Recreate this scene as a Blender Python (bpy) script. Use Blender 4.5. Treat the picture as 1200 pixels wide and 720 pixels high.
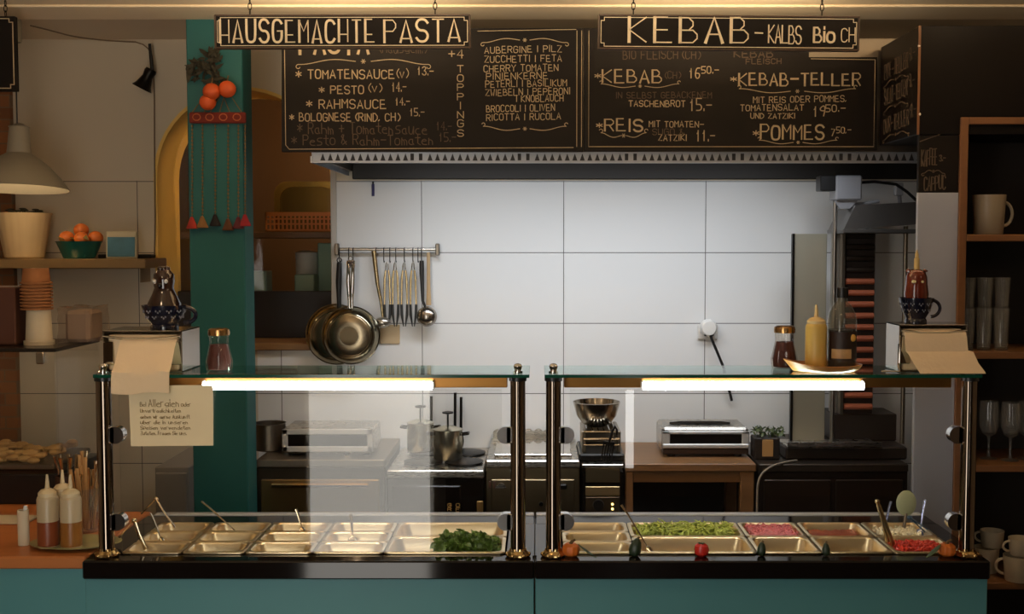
import bpy, bmesh, math, random
from mathutils import Vector, Matrix, Euler
for _o in list(bpy.data.objects): bpy.data.objects.remove(_o)
SC = bpy.context.scene; COL = SC.collection
random.seed(7)
PI = math.pi
R = math.radians

# ------------------------------------------------------------------ camera
F, CX, CY, ZC = 1350.0, 630.0, 360.0, 1.735
PT = math.atan(75/F); CP, SP = math.cos(PT), math.sin(PT)
cam = bpy.data.cameras.new('camera'); co = bpy.data.objects.new('camera', cam); COL.objects.link(co)
cam.sensor_width = 36; cam.lens = F/1200*36; cam.shift_x = -30/1200; cam.clip_start = 0.05
co.location = (0, 0, ZC); co.rotation_euler = (PI/2-PT, 0, 0)
SC.camera = co
def P(px, py, Y):
    a = (CY-py)/F; dz = Y*(a*CP-SP)/(CP+a*SP)
    return Vector(((px-CX)/F*(Y*CP-dz*SP), Y, ZC+dz))
def PZ(px, py, Z):
    a = (CY-py)/F; dz = Z-ZC; Y = dz*(CP+a*SP)/(a*CP-SP)
    return P(px, py, Y)

# ------------------------------------------------------------------ world, lights, exposure
w = bpy.data.worlds.new('world'); SC.world = w; w.use_nodes = True
w.node_tree.nodes['Background'].inputs[0].default_value = (1.0, .78, .55, 1)
w.node_tree.nodes['Background'].inputs[1].default_value = 0.02
SC.view_settings.view_transform = 'Standard'; SC.view_settings.look = 'None'
SC.cycles.use_adaptive_sampling = False; SC.cycles.transparent_max_bounces = 24; SC.cycles.max_bounces = 10; SC.cycles.sample_clamp_indirect = 6
SC.view_settings.exposure = 0.0; SC.view_settings.gamma = 1.0; SC.view_settings.use_curve_mapping = False
WARM = (1.0, .70, .42)
def area(name, loc, rot, sx, sy, power, color):
    l = bpy.data.lights.new(name, 'AREA'); l.shape = 'RECTANGLE'; l.size = sx; l.size_y = sy
    l.energy = power; l.color = color
    o = bpy.data.objects.new(name, l); COL.objects.link(o); o.location = loc; o.rotation_euler = rot
    return o
def point(name, loc, power, color, r=.05):
    l = bpy.data.lights.new(name, 'POINT'); l.energy = power; l.color = color; l.shadow_soft_size = r
    o = bpy.data.objects.new(name, l); COL.objects.link(o); o.location = loc; return o
def spot(name, loc, tgt, power, color, ang, blend=.6, r=.03):
    l = bpy.data.lights.new(name, 'SPOT'); l.energy = power; l.color = color; l.spot_size = R(ang); l.spot_blend = blend; l.shadow_soft_size = r
    o = bpy.data.objects.new(name, l); COL.objects.link(o); o.location = loc
    d = Vector(tgt)-Vector(loc); o.rotation_euler = d.to_track_quat('-Z', 'Y').to_euler(); return o
# strip lamp behind the front lip of the extractor hood, shining back and down onto the tiles
hl = area('hood_strip_lamp', (.25, 4.16, 2.10), (R(30), 0, 0), 1.7, .10, 8.0, (.85, .915, 1.0)); hl.data.spread = R(125)
# warm strip lights added out of sight behind the hanging signs, washing the ceiling
for x, wd_ in ((P(402, 38, 3.68).x, .70), (P(853, 38, 3.68).x, .70)):
    area('added_sign_fill', (x, 3.68, 2.435), (R(180-22), 0, 0), wd_, .03, 4.6, (1, .76, .48))
ul = area('added_ceiling_fill', (.1, 3.15, 2.43), (R(180-38), 0, 0), 3.6, .05, 9, (1, .76, .50)); ul.data.spread = R(120)  # unseen strip light added to brighten the ceiling
# warm shop ceiling lamps in front of the counter
for nm, x, y, pw in (('shop_lamp', -1.1, 2.2, 4.2), ('shop_lamp', .45, 2.2, 3.2), ('shop_lamp', 1.7, 2.2, 1.4)):
    point(nm, (x, y, 2.15), pw, WARM, .06)
for x, y, pw in ((-.30, 3.3, .8), (.2, 3.3, .7), (-1.5, 3.5, .8), (1.35, 3.4, .7)):
    point('ceiling_lamp', (x, y, 2.48), pw, (1, .70, .40), .03)

# ------------------------------------------------------------------ materials
def s2l(c):
    return tuple(((v/255)/12.92 if v/255 <= .04045 else ((v/255+.055)/1.055)**2.4) for v in c)
_M = {}
def mat(name, rgb, rough=.5, metal=0.0, var=.0, scale=12, bump=0.0, emit=None, spec=.5, coat=0, stretch=None, rvar=0, alpha_t=0, trans=0):
    if name in _M: return _M[name]
    m = bpy.data.materials.new(name); m.use_nodes = True; nt = m.node_tree; b = nt.nodes['Principled BSDF']
    c = s2l(rgb); b.inputs['Base Color'].default_value = (*c, 1)
    b.inputs['Roughness'].default_value = rough; b.inputs['Metallic'].default_value = metal
    b.inputs['Specular IOR Level'].default_value = spec; b.inputs['Coat Weight'].default_value = coat
    if trans: b.inputs['Transmission Weight'].default_value = trans
    if var or bump or rvar:
        tc = nt.nodes.new('ShaderNodeTexCoord'); mp = nt.nodes.new('ShaderNodeMapping'); nz = nt.nodes.new('ShaderNodeTexNoise')
        nz.inputs['Scale'].default_value = scale; nz.inputs['Detail'].default_value = 5
        if stretch: mp.inputs['Scale'].default_value = stretch
        nt.links.new(tc.outputs['Object'], mp.inputs['Vector']); nt.links.new(mp.outputs[0], nz.inputs['Vector'])
        if var:
            mx = nt.nodes.new('ShaderNodeMix'); mx.data_type = 'RGBA'
            mx.inputs[6].default_value = (*[max(0, v*(1-var)) for v in c], 1); mx.inputs[7].default_value = (*[min(1, v*(1+var)) for v in c], 1)
            nt.links.new(nz.outputs['Fac'], mx.inputs[0]); nt.links.new(mx.outputs[2], b.inputs['Base Color'])
        if rvar:
            mr = nt.nodes.new('ShaderNodeMapRange'); mr.inputs[3].default_value = max(0, rough-rvar); mr.inputs[4].default_value = rough+rvar
            nt.links.new(nz.outputs['Fac'], mr.inputs[0]); nt.links.new(mr.outputs[0], b.inputs['Roughness'])
        if bump:
            bp = nt.nodes.new('ShaderNodeBump'); bp.inputs['Strength'].default_value = bump; bp.inputs['Distance'].default_value = .01
            nt.links.new(nz.outputs['Fac'], bp.inputs['Height']); nt.links.new(bp.outputs[0], b.inputs['Normal'])
    if emit:
        b.inputs['Emission Color'].default_value = (*emit[0], 1); b.inputs['Emission Strength'].default_value = emit[1]
    _M[name] = m; return m
def glass(name, tint=(1, 1, 1), ior=1.45, rough=0.0, diffuse=0.0, dcol=(200, 200, 195)):
    if name in _M: return _M[name]
    m = bpy.data.materials.new(name); m.use_nodes = True; nt = m.node_tree
    nt.nodes.remove(nt.nodes['Principled BSDF']); out = nt.nodes['Material Output']
    t = nt.nodes.new('ShaderNodeBsdfTransparent'); t.inputs[0].default_value = (*tint, 1)
    g = nt.nodes.new('ShaderNodeBsdfGlossy'); g.inputs['Roughness'].default_value = rough
    f = nt.nodes.new('ShaderNodeFresnel'); ge = nt.nodes.new('ShaderNodeNewGeometry'); mi = nt.nodes.new('ShaderNodeMapRange')
    mi.inputs[3].default_value = ior; mi.inputs[4].default_value = 1/ior    # same reflectance from either side of a thin pane
    nt.links.new(ge.outputs['Backfacing'], mi.inputs[0]); nt.links.new(mi.outputs[0], f.inputs['IOR'])
    mx = nt.nodes.new('ShaderNodeMixShader')
    nt.links.new(f.outputs[0], mx.inputs[0]); nt.links.new(t.outputs[0], mx.inputs[1]); nt.links.new(g.outputs[0], mx.inputs[2])
    last = mx.outputs[0]
    if diffuse:
        d = nt.nodes.new('ShaderNodeBsdfDiffuse'); d.inputs[0].default_value = (*s2l(dcol), 1)
        m2 = nt.nodes.new('ShaderNodeMixShader'); m2.inputs[0].default_value = diffuse
        nt.links.new(last, m2.inputs[1]); nt.links.new(d.outputs[0], m2.inputs[2]); last = m2.outputs[0]
    nt.links.new(last, out.inputs[0]); _M[name] = m; return m
def tile_mat():
    m = bpy.data.materials.new('wall_tile'); m.use_nodes = True; nt = m.node_tree; b = nt.nodes['Principled BSDF']
    tc = nt.nodes.new('ShaderNodeTexCoord'); sp = nt.nodes.new('ShaderNodeSeparateXYZ'); nt.links.new(tc.outputs['Object'], sp.inputs[0])
    def math_(op, a, bb):
        n = nt.nodes.new('ShaderNodeMath'); n.operation = op
        for i, v in enumerate((a, bb)):
            if hasattr(v, 'links'): nt.links.new(v, n.inputs[i])
            else: n.inputs[i].default_value = v
        return n.outputs[0]
    x0 = P(660.5, 300, 4.87).x; z0 = P(660, 296.3, 4.87).z; tw = 166/277.2*1.0; th = 83/277.2
    def line(co_, o, per):
        fr = math_('FRACT', math_('DIVIDE', math_('SUBTRACT', co_, o-20*per), per), 0)
        d = math_('ABSOLUTE', math_('SUBTRACT', fr, .5), 0)
        return math_('GREATER_THAN', d, .5-.0016/per)
    ln = math_('MAXIMUM', line(sp.outputs[0], x0, tw), line(sp.outputs[2], z0, th))
    below = math_('LESS_THAN', sp.outputs[2], z0+th+.003)
    ln = math_('MULTIPLY', ln, below)
    mx = nt.nodes.new('ShaderNodeMix'); mx.data_type = 'RGBA'
    mx.inputs[7].default_value = (*s2l((88, 84, 80)), 1)
    pn = nt.nodes.new('ShaderNodeMix'); pn.data_type = 'RGBA'; pn.inputs[6].default_value = (*s2l((226, 225, 222)), 1); pn.inputs[7].default_value = (*s2l((208, 196, 174)), 1)
    painted = math_('MAXIMUM', math_('SUBTRACT', 1.0, below), math_('LESS_THAN', sp.outputs[0], P(300, 300, 4.87).x))   # plaster above the tiles; tan there and at left paints in warm lamplight
    nt.links.new(painted, pn.inputs[0]); nt.links.new(pn.outputs[2], mx.inputs[6])
    nt.links.new(ln, mx.inputs[0]); nt.links.new(mx.outputs[2], b.inputs['Base Color'])
    mr = nt.nodes.new('ShaderNodeMapRange'); mr.inputs[3].default_value = .55; mr.inputs[4].default_value = .28
    nt.links.new(below, mr.inputs[0]); nt.links.new(mr.outputs[0], b.inputs['Roughness'])
    return m
TILE = tile_mat()
def wood(name, a, b_, scale=3.0, rough=.45, stretch=(1, 8, 8)):
    if name in _M: return _M[name]
    m = bpy.data.materials.new(name); m.use_nodes = True; nt = m.node_tree; b = nt.nodes['Principled BSDF']
    tc = nt.nodes.new('ShaderNodeTexCoord'); mp = nt.nodes.new('ShaderNodeMapping'); mp.inputs['Scale'].default_value = stretch
    nz = nt.nodes.new('ShaderNodeTexNoise'); nz.inputs['Scale'].default_value = scale; nz.inputs['Detail'].default_value = 8; nz.inputs['Distortion'].default_value = .6
    mx = nt.nodes.new('ShaderNodeMix'); mx.data_type = 'RGBA'; mx.inputs[6].default_value = (*s2l(a), 1); mx.inputs[7].default_value = (*s2l(b_), 1)
    nt.links.new(tc.outputs['Object'], mp.inputs[0]); nt.links.new(mp.outputs[0], nz.inputs['Vector']); nt.links.new(nz.outputs['Fac'], mx.inputs[0])
    nt.links.new(mx.outputs[2], b.inputs['Base Color']); b.inputs['Roughness'].default_value = rough
    _M[name] = m; return m
def emis(name, rgb, s):
    if name in _M: return _M[name]
    m = bpy.data.materials.new(name); m.use_nodes = True; nt = m.node_tree
    nt.nodes.remove(nt.nodes['Principled BSDF']); e = nt.nodes.new('ShaderNodeEmission')
    e.inputs[0].default_value = (*rgb, 1); e.inputs[1].default_value = s
    nt.links.new(e.outputs[0], nt.nodes['Material Output'].inputs[0]); _M[name] = m; return m
STEEL = mat('brushed_steel', (196, 190, 180), .28, 1, rvar=.06, scale=30, stretch=(1, 1, 12))
STEELW = mat('pan_steel', (240, 218, 176), .33, 1, rvar=.08, scale=25)
DSTEEL = mat('dull_steel', (140, 130, 116), .38, 1, var=.12, scale=8)
CHROME = mat('chrome', (225, 220, 212), .07, 1)
POST = mat('post_chrome', (126, 114, 102), .09, 1)
BRASS = mat('brass', (196, 164, 112), .18, 1)
BLACKB = mat('chalkboard', (19, 14, 12), .6, spec=.2, var=.25, scale=5)
BLACKP = mat('black_plastic', (20, 18, 17), .35)
CHALK = mat('chalk', (176, 158, 128), .9, var=.15, scale=60)
CHALKD = mat('smudged_chalk', (84, 70, 56), .9, var=.3, scale=40)
CHALKG = mat('chalk_sign_paint', (236, 220, 190), .8, var=.08, scale=40)
TEAL = mat('teal_paint', (84, 142, 146), .5, var=.08, scale=4)
PTEAL = mat('pillar_teal', (22, 92, 92), .6, var=.12, scale=6, bump=.1)
STONE = mat('black_stone', (22, 17, 15), .07, var=.5, scale=90, spec=.4)
GLASS = glass('clear_glass', (.985, .99, .985))
GLASSE = glass('green_edge_glass', (.80, .93, .88), 1.5)
DGLASS = glass('tumbler_glass', (.95, .95, .94), 1.5, diffuse=.07)
WHITEP = mat('white_plastic', (225, 222, 215), .4)
PAPER = mat('cream_paper', (236, 218, 178), .85, var=.04, scale=20)
NAPK = mat('napkin_paper', (232, 206, 168), .9, bump=.15, scale=60)
WOODO = wood('orange_wood', (196, 122, 66), (168, 98, 50), 2.5, .4)
WOODS = wood('shelf_wood', (132, 90, 56), (108, 72, 44), 3, .5)
WOODW = wood('worktop_wood', (140, 102, 64), (108, 76, 46), 3, .45)
DARKW = mat('dark_panel', (30, 22, 17), .5, var=.2, scale=5)
BLACKM = mat('black_metal', (24, 22, 20), .35, .6)

# ------------------------------------------------------------------ mesh helpers
class MB:
    def __init__(s): s.bm = bmesh.new()
    def _merge(s, b, M=None):
        if M is not None: bmesh.ops.transform(b, matrix=M, verts=b.verts)
        me = bpy.data.meshes.new('tmp'); b.to_mesh(me); b.free(); s.bm.from_mesh(me); bpy.data.meshes.remove(me); return s
    def box(s, c, d, bev=0, M=None, seg=1):
        b = bmesh.new(); bmesh.ops.create_cube(b, size=1)
        bmesh.ops.scale(b, vec=d, verts=b.verts)
        if bev: bmesh.ops.bevel(b, geom=b.edges[:], offset=min(bev, min(d)*.45), segments=seg, affect='EDGES', profile=.5)
        bmesh.ops.translate(b, vec=c, verts=b.verts); return s._merge(b, M)
    def span(s, lo, hi, bev=0, M=None):
        return s.box([(a+b)/2 for a, b in zip(lo, hi)], [abs(b-a) for a, b in zip(lo, hi)], bev, M)
    def lathe(s, prof, c=(0, 0, 0), seg=28, M=None, flute=0, nfl=0, sx=1, sy=1):
        b = bmesh.new(); rings = []
        for r, z in prof:
            if r < 1e-6: rings.append([b.verts.new((0, 0, z))]); continue
            rings.append([b.verts.new((r*sx*(1+flute*math.cos(nfl*2*PI*i/seg))*math.cos(2*PI*i/seg), r*sy*(1+flute*math.cos(nfl*2*PI*i/seg))*math.sin(2*PI*i/seg), z)) for i in range(seg)])
        for A, B in zip(rings, rings[1:]):
            for i in range(seg):
                j = (i+1) % seg
                if len(A) == 1 and len(B) > 1: b.faces.new((A[0], B[j], B[i]))
                elif len(B) == 1 and len(A) > 1: b.faces.new((A[i], A[j], B[0]))
                elif len(A) > 1: b.faces.new((A[i], A[j], B[j], B[i]))
        bmesh.ops.recalc_face_normals(b, faces=b.faces)
        bmesh.ops.translate(b, vec=c, verts=b.verts); return s._merge(b, M)
    def sph(s, c, r, sc=(1, 1, 1), u=20, v=12, M=None):
        b = bmesh.new(); bmesh.ops.create_uvsphere(b, u_segments=u, v_segments=v, radius=r)
        bmesh.ops.scale(b, vec=sc, verts=b.verts); bmesh.ops.translate(b, vec=c, verts=b.verts); return s._merge(b, M)
    def tube(s, pts, r, seg=8, M=None, closed=False, flat=1.0):
        b = bmesh.new(); pts = [Vector(p) for p in pts]; n = len(pts); rings = []
        up = None
        for i, p in enumerate(pts):
            if closed: t = (pts[(i+1) % n]-pts[i-1])
            else: t = pts[min(i+1, n-1)]-pts[max(i-1, 0)]
            t.normalize()
            if up is None: up = Vector((0, 0, 1)) if abs(t.z) < .9 else Vector((0, 1, 0))
            a = t.cross(up)
            if a.length < 1e-4: a = t.cross(Vector((1, 0, 0)))
            a.normalize(); u = a.cross(t); u.normalize(); up = u
            rr = r[i] if isinstance(r, (list, tuple)) else r
            rings.append([b.verts.new(p+a*rr*math.cos(2*PI*k/seg)+u*rr*flat*math.sin(2*PI*k/seg)) for k in range(seg)])
        prs = list(zip(rings, rings[1:]))+([(rings[-1], rings[0])] if closed else [])
        for A, B in prs:
            for k in range(seg): b.faces.new((A[k], A[(k+1) % seg], B[(k+1) % seg], B[k]))
        if not closed:
            b.faces.new(rings[0][::-1]); b.faces.new(rings[-1])
        bmesh.ops.recalc_face_normals(b, faces=b.faces); return s._merge(b, M)
    def cyl(s, a, b, r, seg=16, r2=None, M=None):
        return s.tube([a, b], [r, r if r2 is None else r2], seg, M)
    def prism(s, pts, d, M=None):   # polygon in XZ, extruded along +Y by d
        b = bmesh.new(); f = b.faces.new([b.verts.new((x, 0, z)) for x, z in pts])
        g = bmesh.ops.extrude_face_region(b, geom=[f]); bmesh.ops.translate(b, vec=(0, d, 0), verts=[v for v in g['geom'] if isinstance(v, bmesh.types.BMVert)])
        bmesh.ops.recalc_face_normals(b, faces=b.faces); return s._merge(b, M)
    def sheet(s, grid, th=0):   # grid of points -> surface with thickness
        b = bmesh.new(); V = [[b.verts.new(p) for p in row] for row in grid]
        for i in range(len(V)-1):
            for j in range(len(V[0])-1): b.faces.new((V[i][j], V[i][j+1], V[i+1][j+1], V[i+1][j]))
        if th:
            bmesh.ops.recalc_face_normals(b, faces=b.faces)
            bmesh.ops.solidify(b, geom=b.faces[:], thickness=th)
        return s._merge(b)
    def build(s, name, m, parent=None, loc=None, ang=35, rot=None):
        me = bpy.data.meshes.new(name); s.bm.to_mesh(me); s.bm.free()
        me.polygons.foreach_set('use_smooth', [True]*len(me.polygons)); me.set_sharp_from_angle(angle=R(ang))
        for mm in (m if isinstance(m, (list, tuple)) else [m]): me.materials.append(mm)
        o = bpy.data.objects.new(name, me); COL.objects.link(o)
        if parent: o.parent = parent
        if loc is not None: o.location = loc
        if rot is not None: o.rotation_euler = rot
        return o
def tag(o, label, cat, group=None, kind=None):
    o['label'] = label; o['category'] = cat
    if group: o['group'] = group
    if kind: o['kind'] = kind
    return o
def thing(name, label, cat, loc=(0, 0, 0), rz=0, group=None, rot=None):
    o = bpy.data.objects.new(name, None); COL.objects.link(o); o.empty_display_size = .05
    o.location = loc; o.rotation_euler = rot if rot else (0, 0, rz)
    return tag(o, label, cat, group)
def struct(name, mb, m): 
    o = mb.build(name, m); o['kind'] = 'structure'; return o
def dup(src, loc, rz=None, label=None, rot=None):
    def cp(o, par):
        c = o.copy(); COL.objects.link(c)
        if par: c.parent = par
        for ch in [x for x in bpy.data.objects if x.parent == o]: cp(ch, c)
        return c
    r = cp(src, None); r.location = loc
    if rz is not None: r.rotation_euler = (0, 0, rz)
    if rot is not None: r.rotation_euler = rot
    if label: r['label'] = label
    return r

# ------------------------------------------------------------------ hand lettering
G = {'A': '00 26 40|12 32', 'B': '00 06|06 26 35 34 23 03|23 33 42 41 30 00', 'C': '~45 36 16 05 01 10 30 41', 'D': '00 06|06 26 44 42 20 00',
 'E': '06 00|06 36|03 33|00 40', 'F': '06 00|06 46|03 33', 'G': '~45 36 16 05 01 10 30 41 43|43 23', 'H': '00 06|40 46|03 43', 'I': '20 26', 'J': '~46 42 30 10 01',
 'K': '00 06|46 03 40', 'L': '06 00|00 40', 'M': '00 06|06 23 46|46 40', 'N': '00 06|06 40|40 46', 'O': '~16 05 01 10 30 41 45 36 16', 'P': '00 06|06 36 45 44 33 03',
 'Q': '~16 05 01 10 30 41 45 36 16|22 40', 'R': '00 06|06 36 45 44 33 03|23 40', 'S': '~45 36 16 05 04 13 33 42 41 30 10 01', 'T': '26 20|06 46', 'U': '~06 01 10 30 41 46',
 'V': '06 20 46', 'W': '06 10 23 30 46', 'X': '00 46|06 40', 'Y': '06 23 46|23 20', 'Z': '06 46 00 40',
 'a': '~33 13 02 01 10 30|33 31 40', 'b': '06 00|~03 33 42 41 30 00', 'c': '~33 13 02 01 10 40', 'd': '46 40|~43 13 02 01 10 40', 'e': '~02 42 33 13 02 01 10 40', 'f': '~46 36 25 20|14 34',
 'g': '~43 13 02 01 11 41|43 40 10', 'h': '06 00|~03 33 42 40', 'i': '20 24|25 26', 'k': '06 00|34 02 30', 'l': '26 20', 'm': '04 00|~03 13 22 20|~23 33 42 40', 'n': '04 00|~03 23 32 30',
 'o': '~14 03 01 10 30 41 43 34 14', 'p': '04 00|~04 34 43 42 31 01', 'r': '04 00|~03 14 34', 's': '~44 14 03 12 32 41 30 00', 't': '26 21 40|04 44', 'u': '~04 01 10 30 44|44 40', 'w': '04 10 23 30 44', 'v': '04 20 44', 'z': '04 44 00 40',
 '0': '~16 05 01 10 30 41 45 36 16', '1': '14 26 20', '2': '~05 16 36 45 44 00|00 40', '3': '~05 16 36 45 34 23|~23 33 42 41 30 10 01', '4': '30 36 02 42', '5': '46 06|06 03|~03 33 42 41 30 00', '6': '~46 16 02 10 30 42 33 03',
 '7': '06 46 10', '8': '~26 05 23 41 20 01 23 45 26', '9': '~43 13 04 15 36 45 43 30', '(': '~36 14 12 30', ')': '~16 34 32 10', '.': '20 21', ',': '21 10', '-': '03 43', '+': '03 43|21 25', '|': '20 26', '*': '21 25|02 44|04 42', '&': '40 05 16 26 01 10 42', '~': '03 14 32 43', '/': '00 46', ' ': ''}
def chaik(p, n=2):
    for _ in range(n):
        q = [p[0]]
        for a, b in zip(p, p[1:]): q += [a*.75+b*.25, a*.25+b*.75]
        p = q+[p[-1]]
    return p
def ribbon(mb, pts, wd, y=0.0):
    n = len(pts); b = mb.bm; L = []
    for i in range(n):
        t = pts[min(i+1, n-1)]-pts[max(i-1, 0)]
        if t.length < 1e-9: t = Vector((1, 0))
        t.normalize(); nn = Vector((-t.y, t.x))*wd/2
        e = t*wd*.3*(-1 if i == 0 else 1 if i == n-1 else 0)
        L.append((pts[i]+nn+e, pts[i]-nn+e))
    fr = [[b.verts.new((p.x, y, p.y)) for p in pr] for pr in L]; bk = [[b.verts.new((p.x, y+.0012, p.y)) for p in pr] for pr in L]
    for i in range(n-1):
        b.faces.new((fr[i][0], fr[i][1], fr[i+1][1], fr[i+1][0]))
        for s in (0, 1): b.faces.new((fr[i][s], fr[i+1][s], bk[i+1][s], bk[i][s]))
def write(mb, txt, x0, x1, zb, zt, wd, first=1.0, y=0.0, slope=0.0, jit=.03, gap=.45):
    """letters from x0 to x1, baseline zb, cap height zt-zb"""
    ws = [(.18 if c in '.,|I(' or c == 'i' or c == 'l' else .5 if c == ' ' else .8 if c in 'rtf' else 1.0) for c in txt]
    tot = sum(ws)+gap*(len(txt)-1); u = (x1-x0)/tot; x = x0; h = zt-zb
    for c, wc in zip(txt, ws):
        off = slope*(x-x0); jz = random.uniform(-jit, jit)*h; sc = 1+random.uniform(-jit, jit)
        g = G.get(c, '')
        for si, st in enumerate(g.split('|')):
            if not st: continue
            sm = st[0] == '~'; p = []
            for q in st.lstrip('~').split():
                gx = int(q[0])/4; gx = (gx if wc == 1 else (gx-.5)*1.0+.5*wc/1.0 if wc < 1 else gx)
                p.append(Vector((x+gx*u*(1 if wc == 1 else 1), zb+off+jz+int(q[1])/6*h*sc)))
            if wc < 1: p = [Vector((v.x, v.y)) for v in p]
            if sm: p = chaik(p)
            ribbon(mb, p, wd*(first if si == 0 else 1), y)
        x += (wc+gap)*u
def flourish(mb, x0, x1, z, amp, wd, y=0.0):
    L = x1-x0; xm = (x0+x1)/2
    for s in (-1, 1):
        pts = [Vector((xm+s*(L*.06+L*.44*t), z+amp*math.sin(t*PI*1.6)*(.4+.6*t))) for t in [i/20 for i in range(21)]]
        e = pts[-1]
        pts += [e+Vector((s*amp*.9*math.sin(a)*(1-a/9), -amp*.8+amp*.8*math.cos(a)*(1-a/9))) for a in [i*.5 for i in range(1, 10)]]
        ribbon(mb, pts, wd, y)
    for a in range(3):
        d = Vector((math.cos(a*PI/3), math.sin(a*PI/3)))*amp*.7; ribbon(mb, [Vector((xm, z))-d, Vector((xm, z))+d], wd, y)
def outline(mb, x0, x1, z0, z1, wd, y=0.0, notch=.012):
    n = notch
    pts = [(x0+n, z0), (x1-n, z0), (x1-n, z0+n), (x1, z0+n), (x1, z1-n), (x1-n, z1-n), (x1-n, z1), (x0+n, z1), (x0+n, z1-n), (x0, z1-n), (x0, z0+n), (x0+n, z0+n), (x0+n, z0)]
    for a, b in zip(pts, pts[1:]): ribbon(mb, [Vector(a), Vector(b)], wd, y)

# ================================================================== THE SETTING
YW = 4.87
struct('floor', MB().span((-3.2, -1.6, -.1), (3.2, 6.4, 0)), mat('floor_tile', (70, 58, 48), .5, var=.15, scale=3))
PLAST = mat('warm_plaster', (222, 204, 178), .8, var=.04, scale=3)
struct('ceiling', MB().span((-3.2, 4.2, 2.585), (3.2, 6.4, 2.7)), PLAST)
CEIL = mat('ceiling_paint', (240, 222, 192), .8, var=.03, scale=3)
struct('ceiling_soffit', MB().span((-3.2, -1.6, 2.548), (3.2, 4.2, 2.7)), CEIL)
struct('trim_1', MB().span((-3.2, 3.98, 2.540), (3.2, 4.205, 2.5479), .003), CEIL)
# arched opening in the tiled back wall
AX0, AX1 = P(182, 300, YW).x, P(392, 300, YW).x; AR = (AX1-AX0)/2; AXC = (AX0+AX1)/2; AZC = P(287, 208, YW).z; ASZ = P(287, 402, YW).z
def arch_pts(r, zb, n=24):
    return [(AXC-r, zb)]+[(AXC+r*math.cos(PI-i*PI/n), AZC+r*math.sin(PI-i*PI/n)) for i in range(n+1)]+[(AXC+r, zb)]
def holed(outer, inner, y0, y1):
    b = bmesh.new(); E = []
    for lp in (outer, inner):
        v = [b.verts.new((x, 0, z)) for x, z in lp]; E += [b.edges.new((v[i], v[(i+1) % len(v)])) for i in range(len(v))]
    bmesh.ops.triangle_fill(b, use_beauty=True, use_dissolve=False, edges=E)
    g = bmesh.ops.extrude_face_region(b, geom=b.faces[:]); bmesh.ops.translate(b, vec=(0, y1-y0, 0), verts=[v for v in g['geom'] if isinstance(v, bmesh.types.BMVert)])
    bmesh.ops.recalc_face_normals(b, faces=b.faces); bmesh.ops.translate(b, vec=(0, y0, 0), verts=b.verts)
    m = MB(); m._merge(b); return m
struct('wall_back', holed([(-3.2, 0), (3.2, 0), (3.2, 2.6), (-3.2, 2.6)], arch_pts(AR, ASZ), YW, YW+.30), TILE)
YEL = mat('yellow_reveal', (240, 198, 104), .45, var=.08, scale=5)
m = MB(); o_, i_ = arch_pts(AR-.0005, ASZ+.001), arch_pts(AR-.014, ASZ+.001)
m.prism(o_+i_[::-1], .30); struct('trim_2', m, YEL).location = (0, YW-.004, 0)
struct('wall_hatch_back', MB().span((-2.2, 5.95, 0), (-.4, 6.0, 2.6)), mat('backroom_brown', (92, 66, 40), .7, var=.2, scale=2))
struct('wall_hatch_left', MB().span((-2.25, 5.17, 0), (-2.2, 6.0, 2.6)), _M['backroom_brown'])
struct('wall_hatch_right', MB().span((-.4, 5.17, 0), (-.35, 6.0, 2.6)), _M['backroom_brown'])
struct('wall_left', MB().span((-3.3, -1.6, 0), (-3.2, 6.4, 2.7)), PLAST)
struct('wall_right', MB().span((3.2, -1.6, 0), (3.3, 6.4, 2.7)), PLAST)
struct('glow_slit', MB().span((.60, -1.601, .2), (.655, -1.58, 2.3)), emis('slit_glow', (1, .98, .94), 7.0))  # unseen glowing slit, added for the pale streak mirrored in the right pane
struct('wall_front', MB().span((-3.2, -1.7, 0), (3.2, -1.6, 2.7)), mat('front_plaster', (120, 96, 74), .8, var=.05, scale=3))
# brick pier at the far left edge
pc = P(12, 100, 4.6)
def brick():
    m = bpy.data.materials.new('brick'); m.use_nodes = True; nt = m.node_tree; b = nt.nodes['Principled BSDF']
    t = nt.nodes.new('ShaderNodeTexBrick'); t.inputs['Color1'].default_value = (*s2l((150, 98, 56)), 1); t.inputs['Color2'].default_value = (*s2l((116, 72, 42)), 1); t.inputs['Mortar'].default_value = (*s2l((120, 96, 70)), 1)
    t.inputs['Scale'].default_value = 5; t.inputs['Mortar Size'].default_value = .015
    tc = nt.nodes.new('ShaderNodeTexCoord'); mp = nt.nodes.new('ShaderNodeMapping'); mp.inputs['Rotation'].default_value = (PI/2, 0, 0)
    nt.links.new(tc.outputs['Object'], mp.inputs[0]); nt.links.new(mp.outputs[0], t.inputs[0]); nt.links.new(t.outputs[0], b.inputs['Base Color']); b.inputs['Roughness'].default_value = .8
    return m
struct('wall_pier', MB().span((pc.x-.5, 4.84, 0), (P(11, 100, 4.84).x, 4.869, 2.6)), brick())
# hatch sill, glass pane and dark lower panel
m = MB(); sp_ = arch_pts(AR-.016, ASZ+.21); m.prism([(x, z-ASZ-.21) for x, z in sp_], .006, Matrix.Translation((0, YW+.262, ASZ+.21)) @ Matrix.Rotation(R(6), 4, 'X')); struct('window_1', m, GLASS)
struct('trim_3', MB().span((AX0+.015, YW-.03, ASZ-.03), (AX1-.015, YW+.29, ASZ+.0005), .004), wood('sill_wood', (150, 108, 60), (120, 84, 46)))
struct('trim_4', MB().span((AX0+.016, YW+.24, ASZ+.001), (AX1-.016, YW+.29, ASZ+.209), .003), DARKW)
struct('trim_5', MB().span((AX1-.013, YW-.012, ASZ-.03), (AX1+.012, YW+.0, AZC+.1), .003), mat('jamb_grey', (196, 188, 176), .5))

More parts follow.
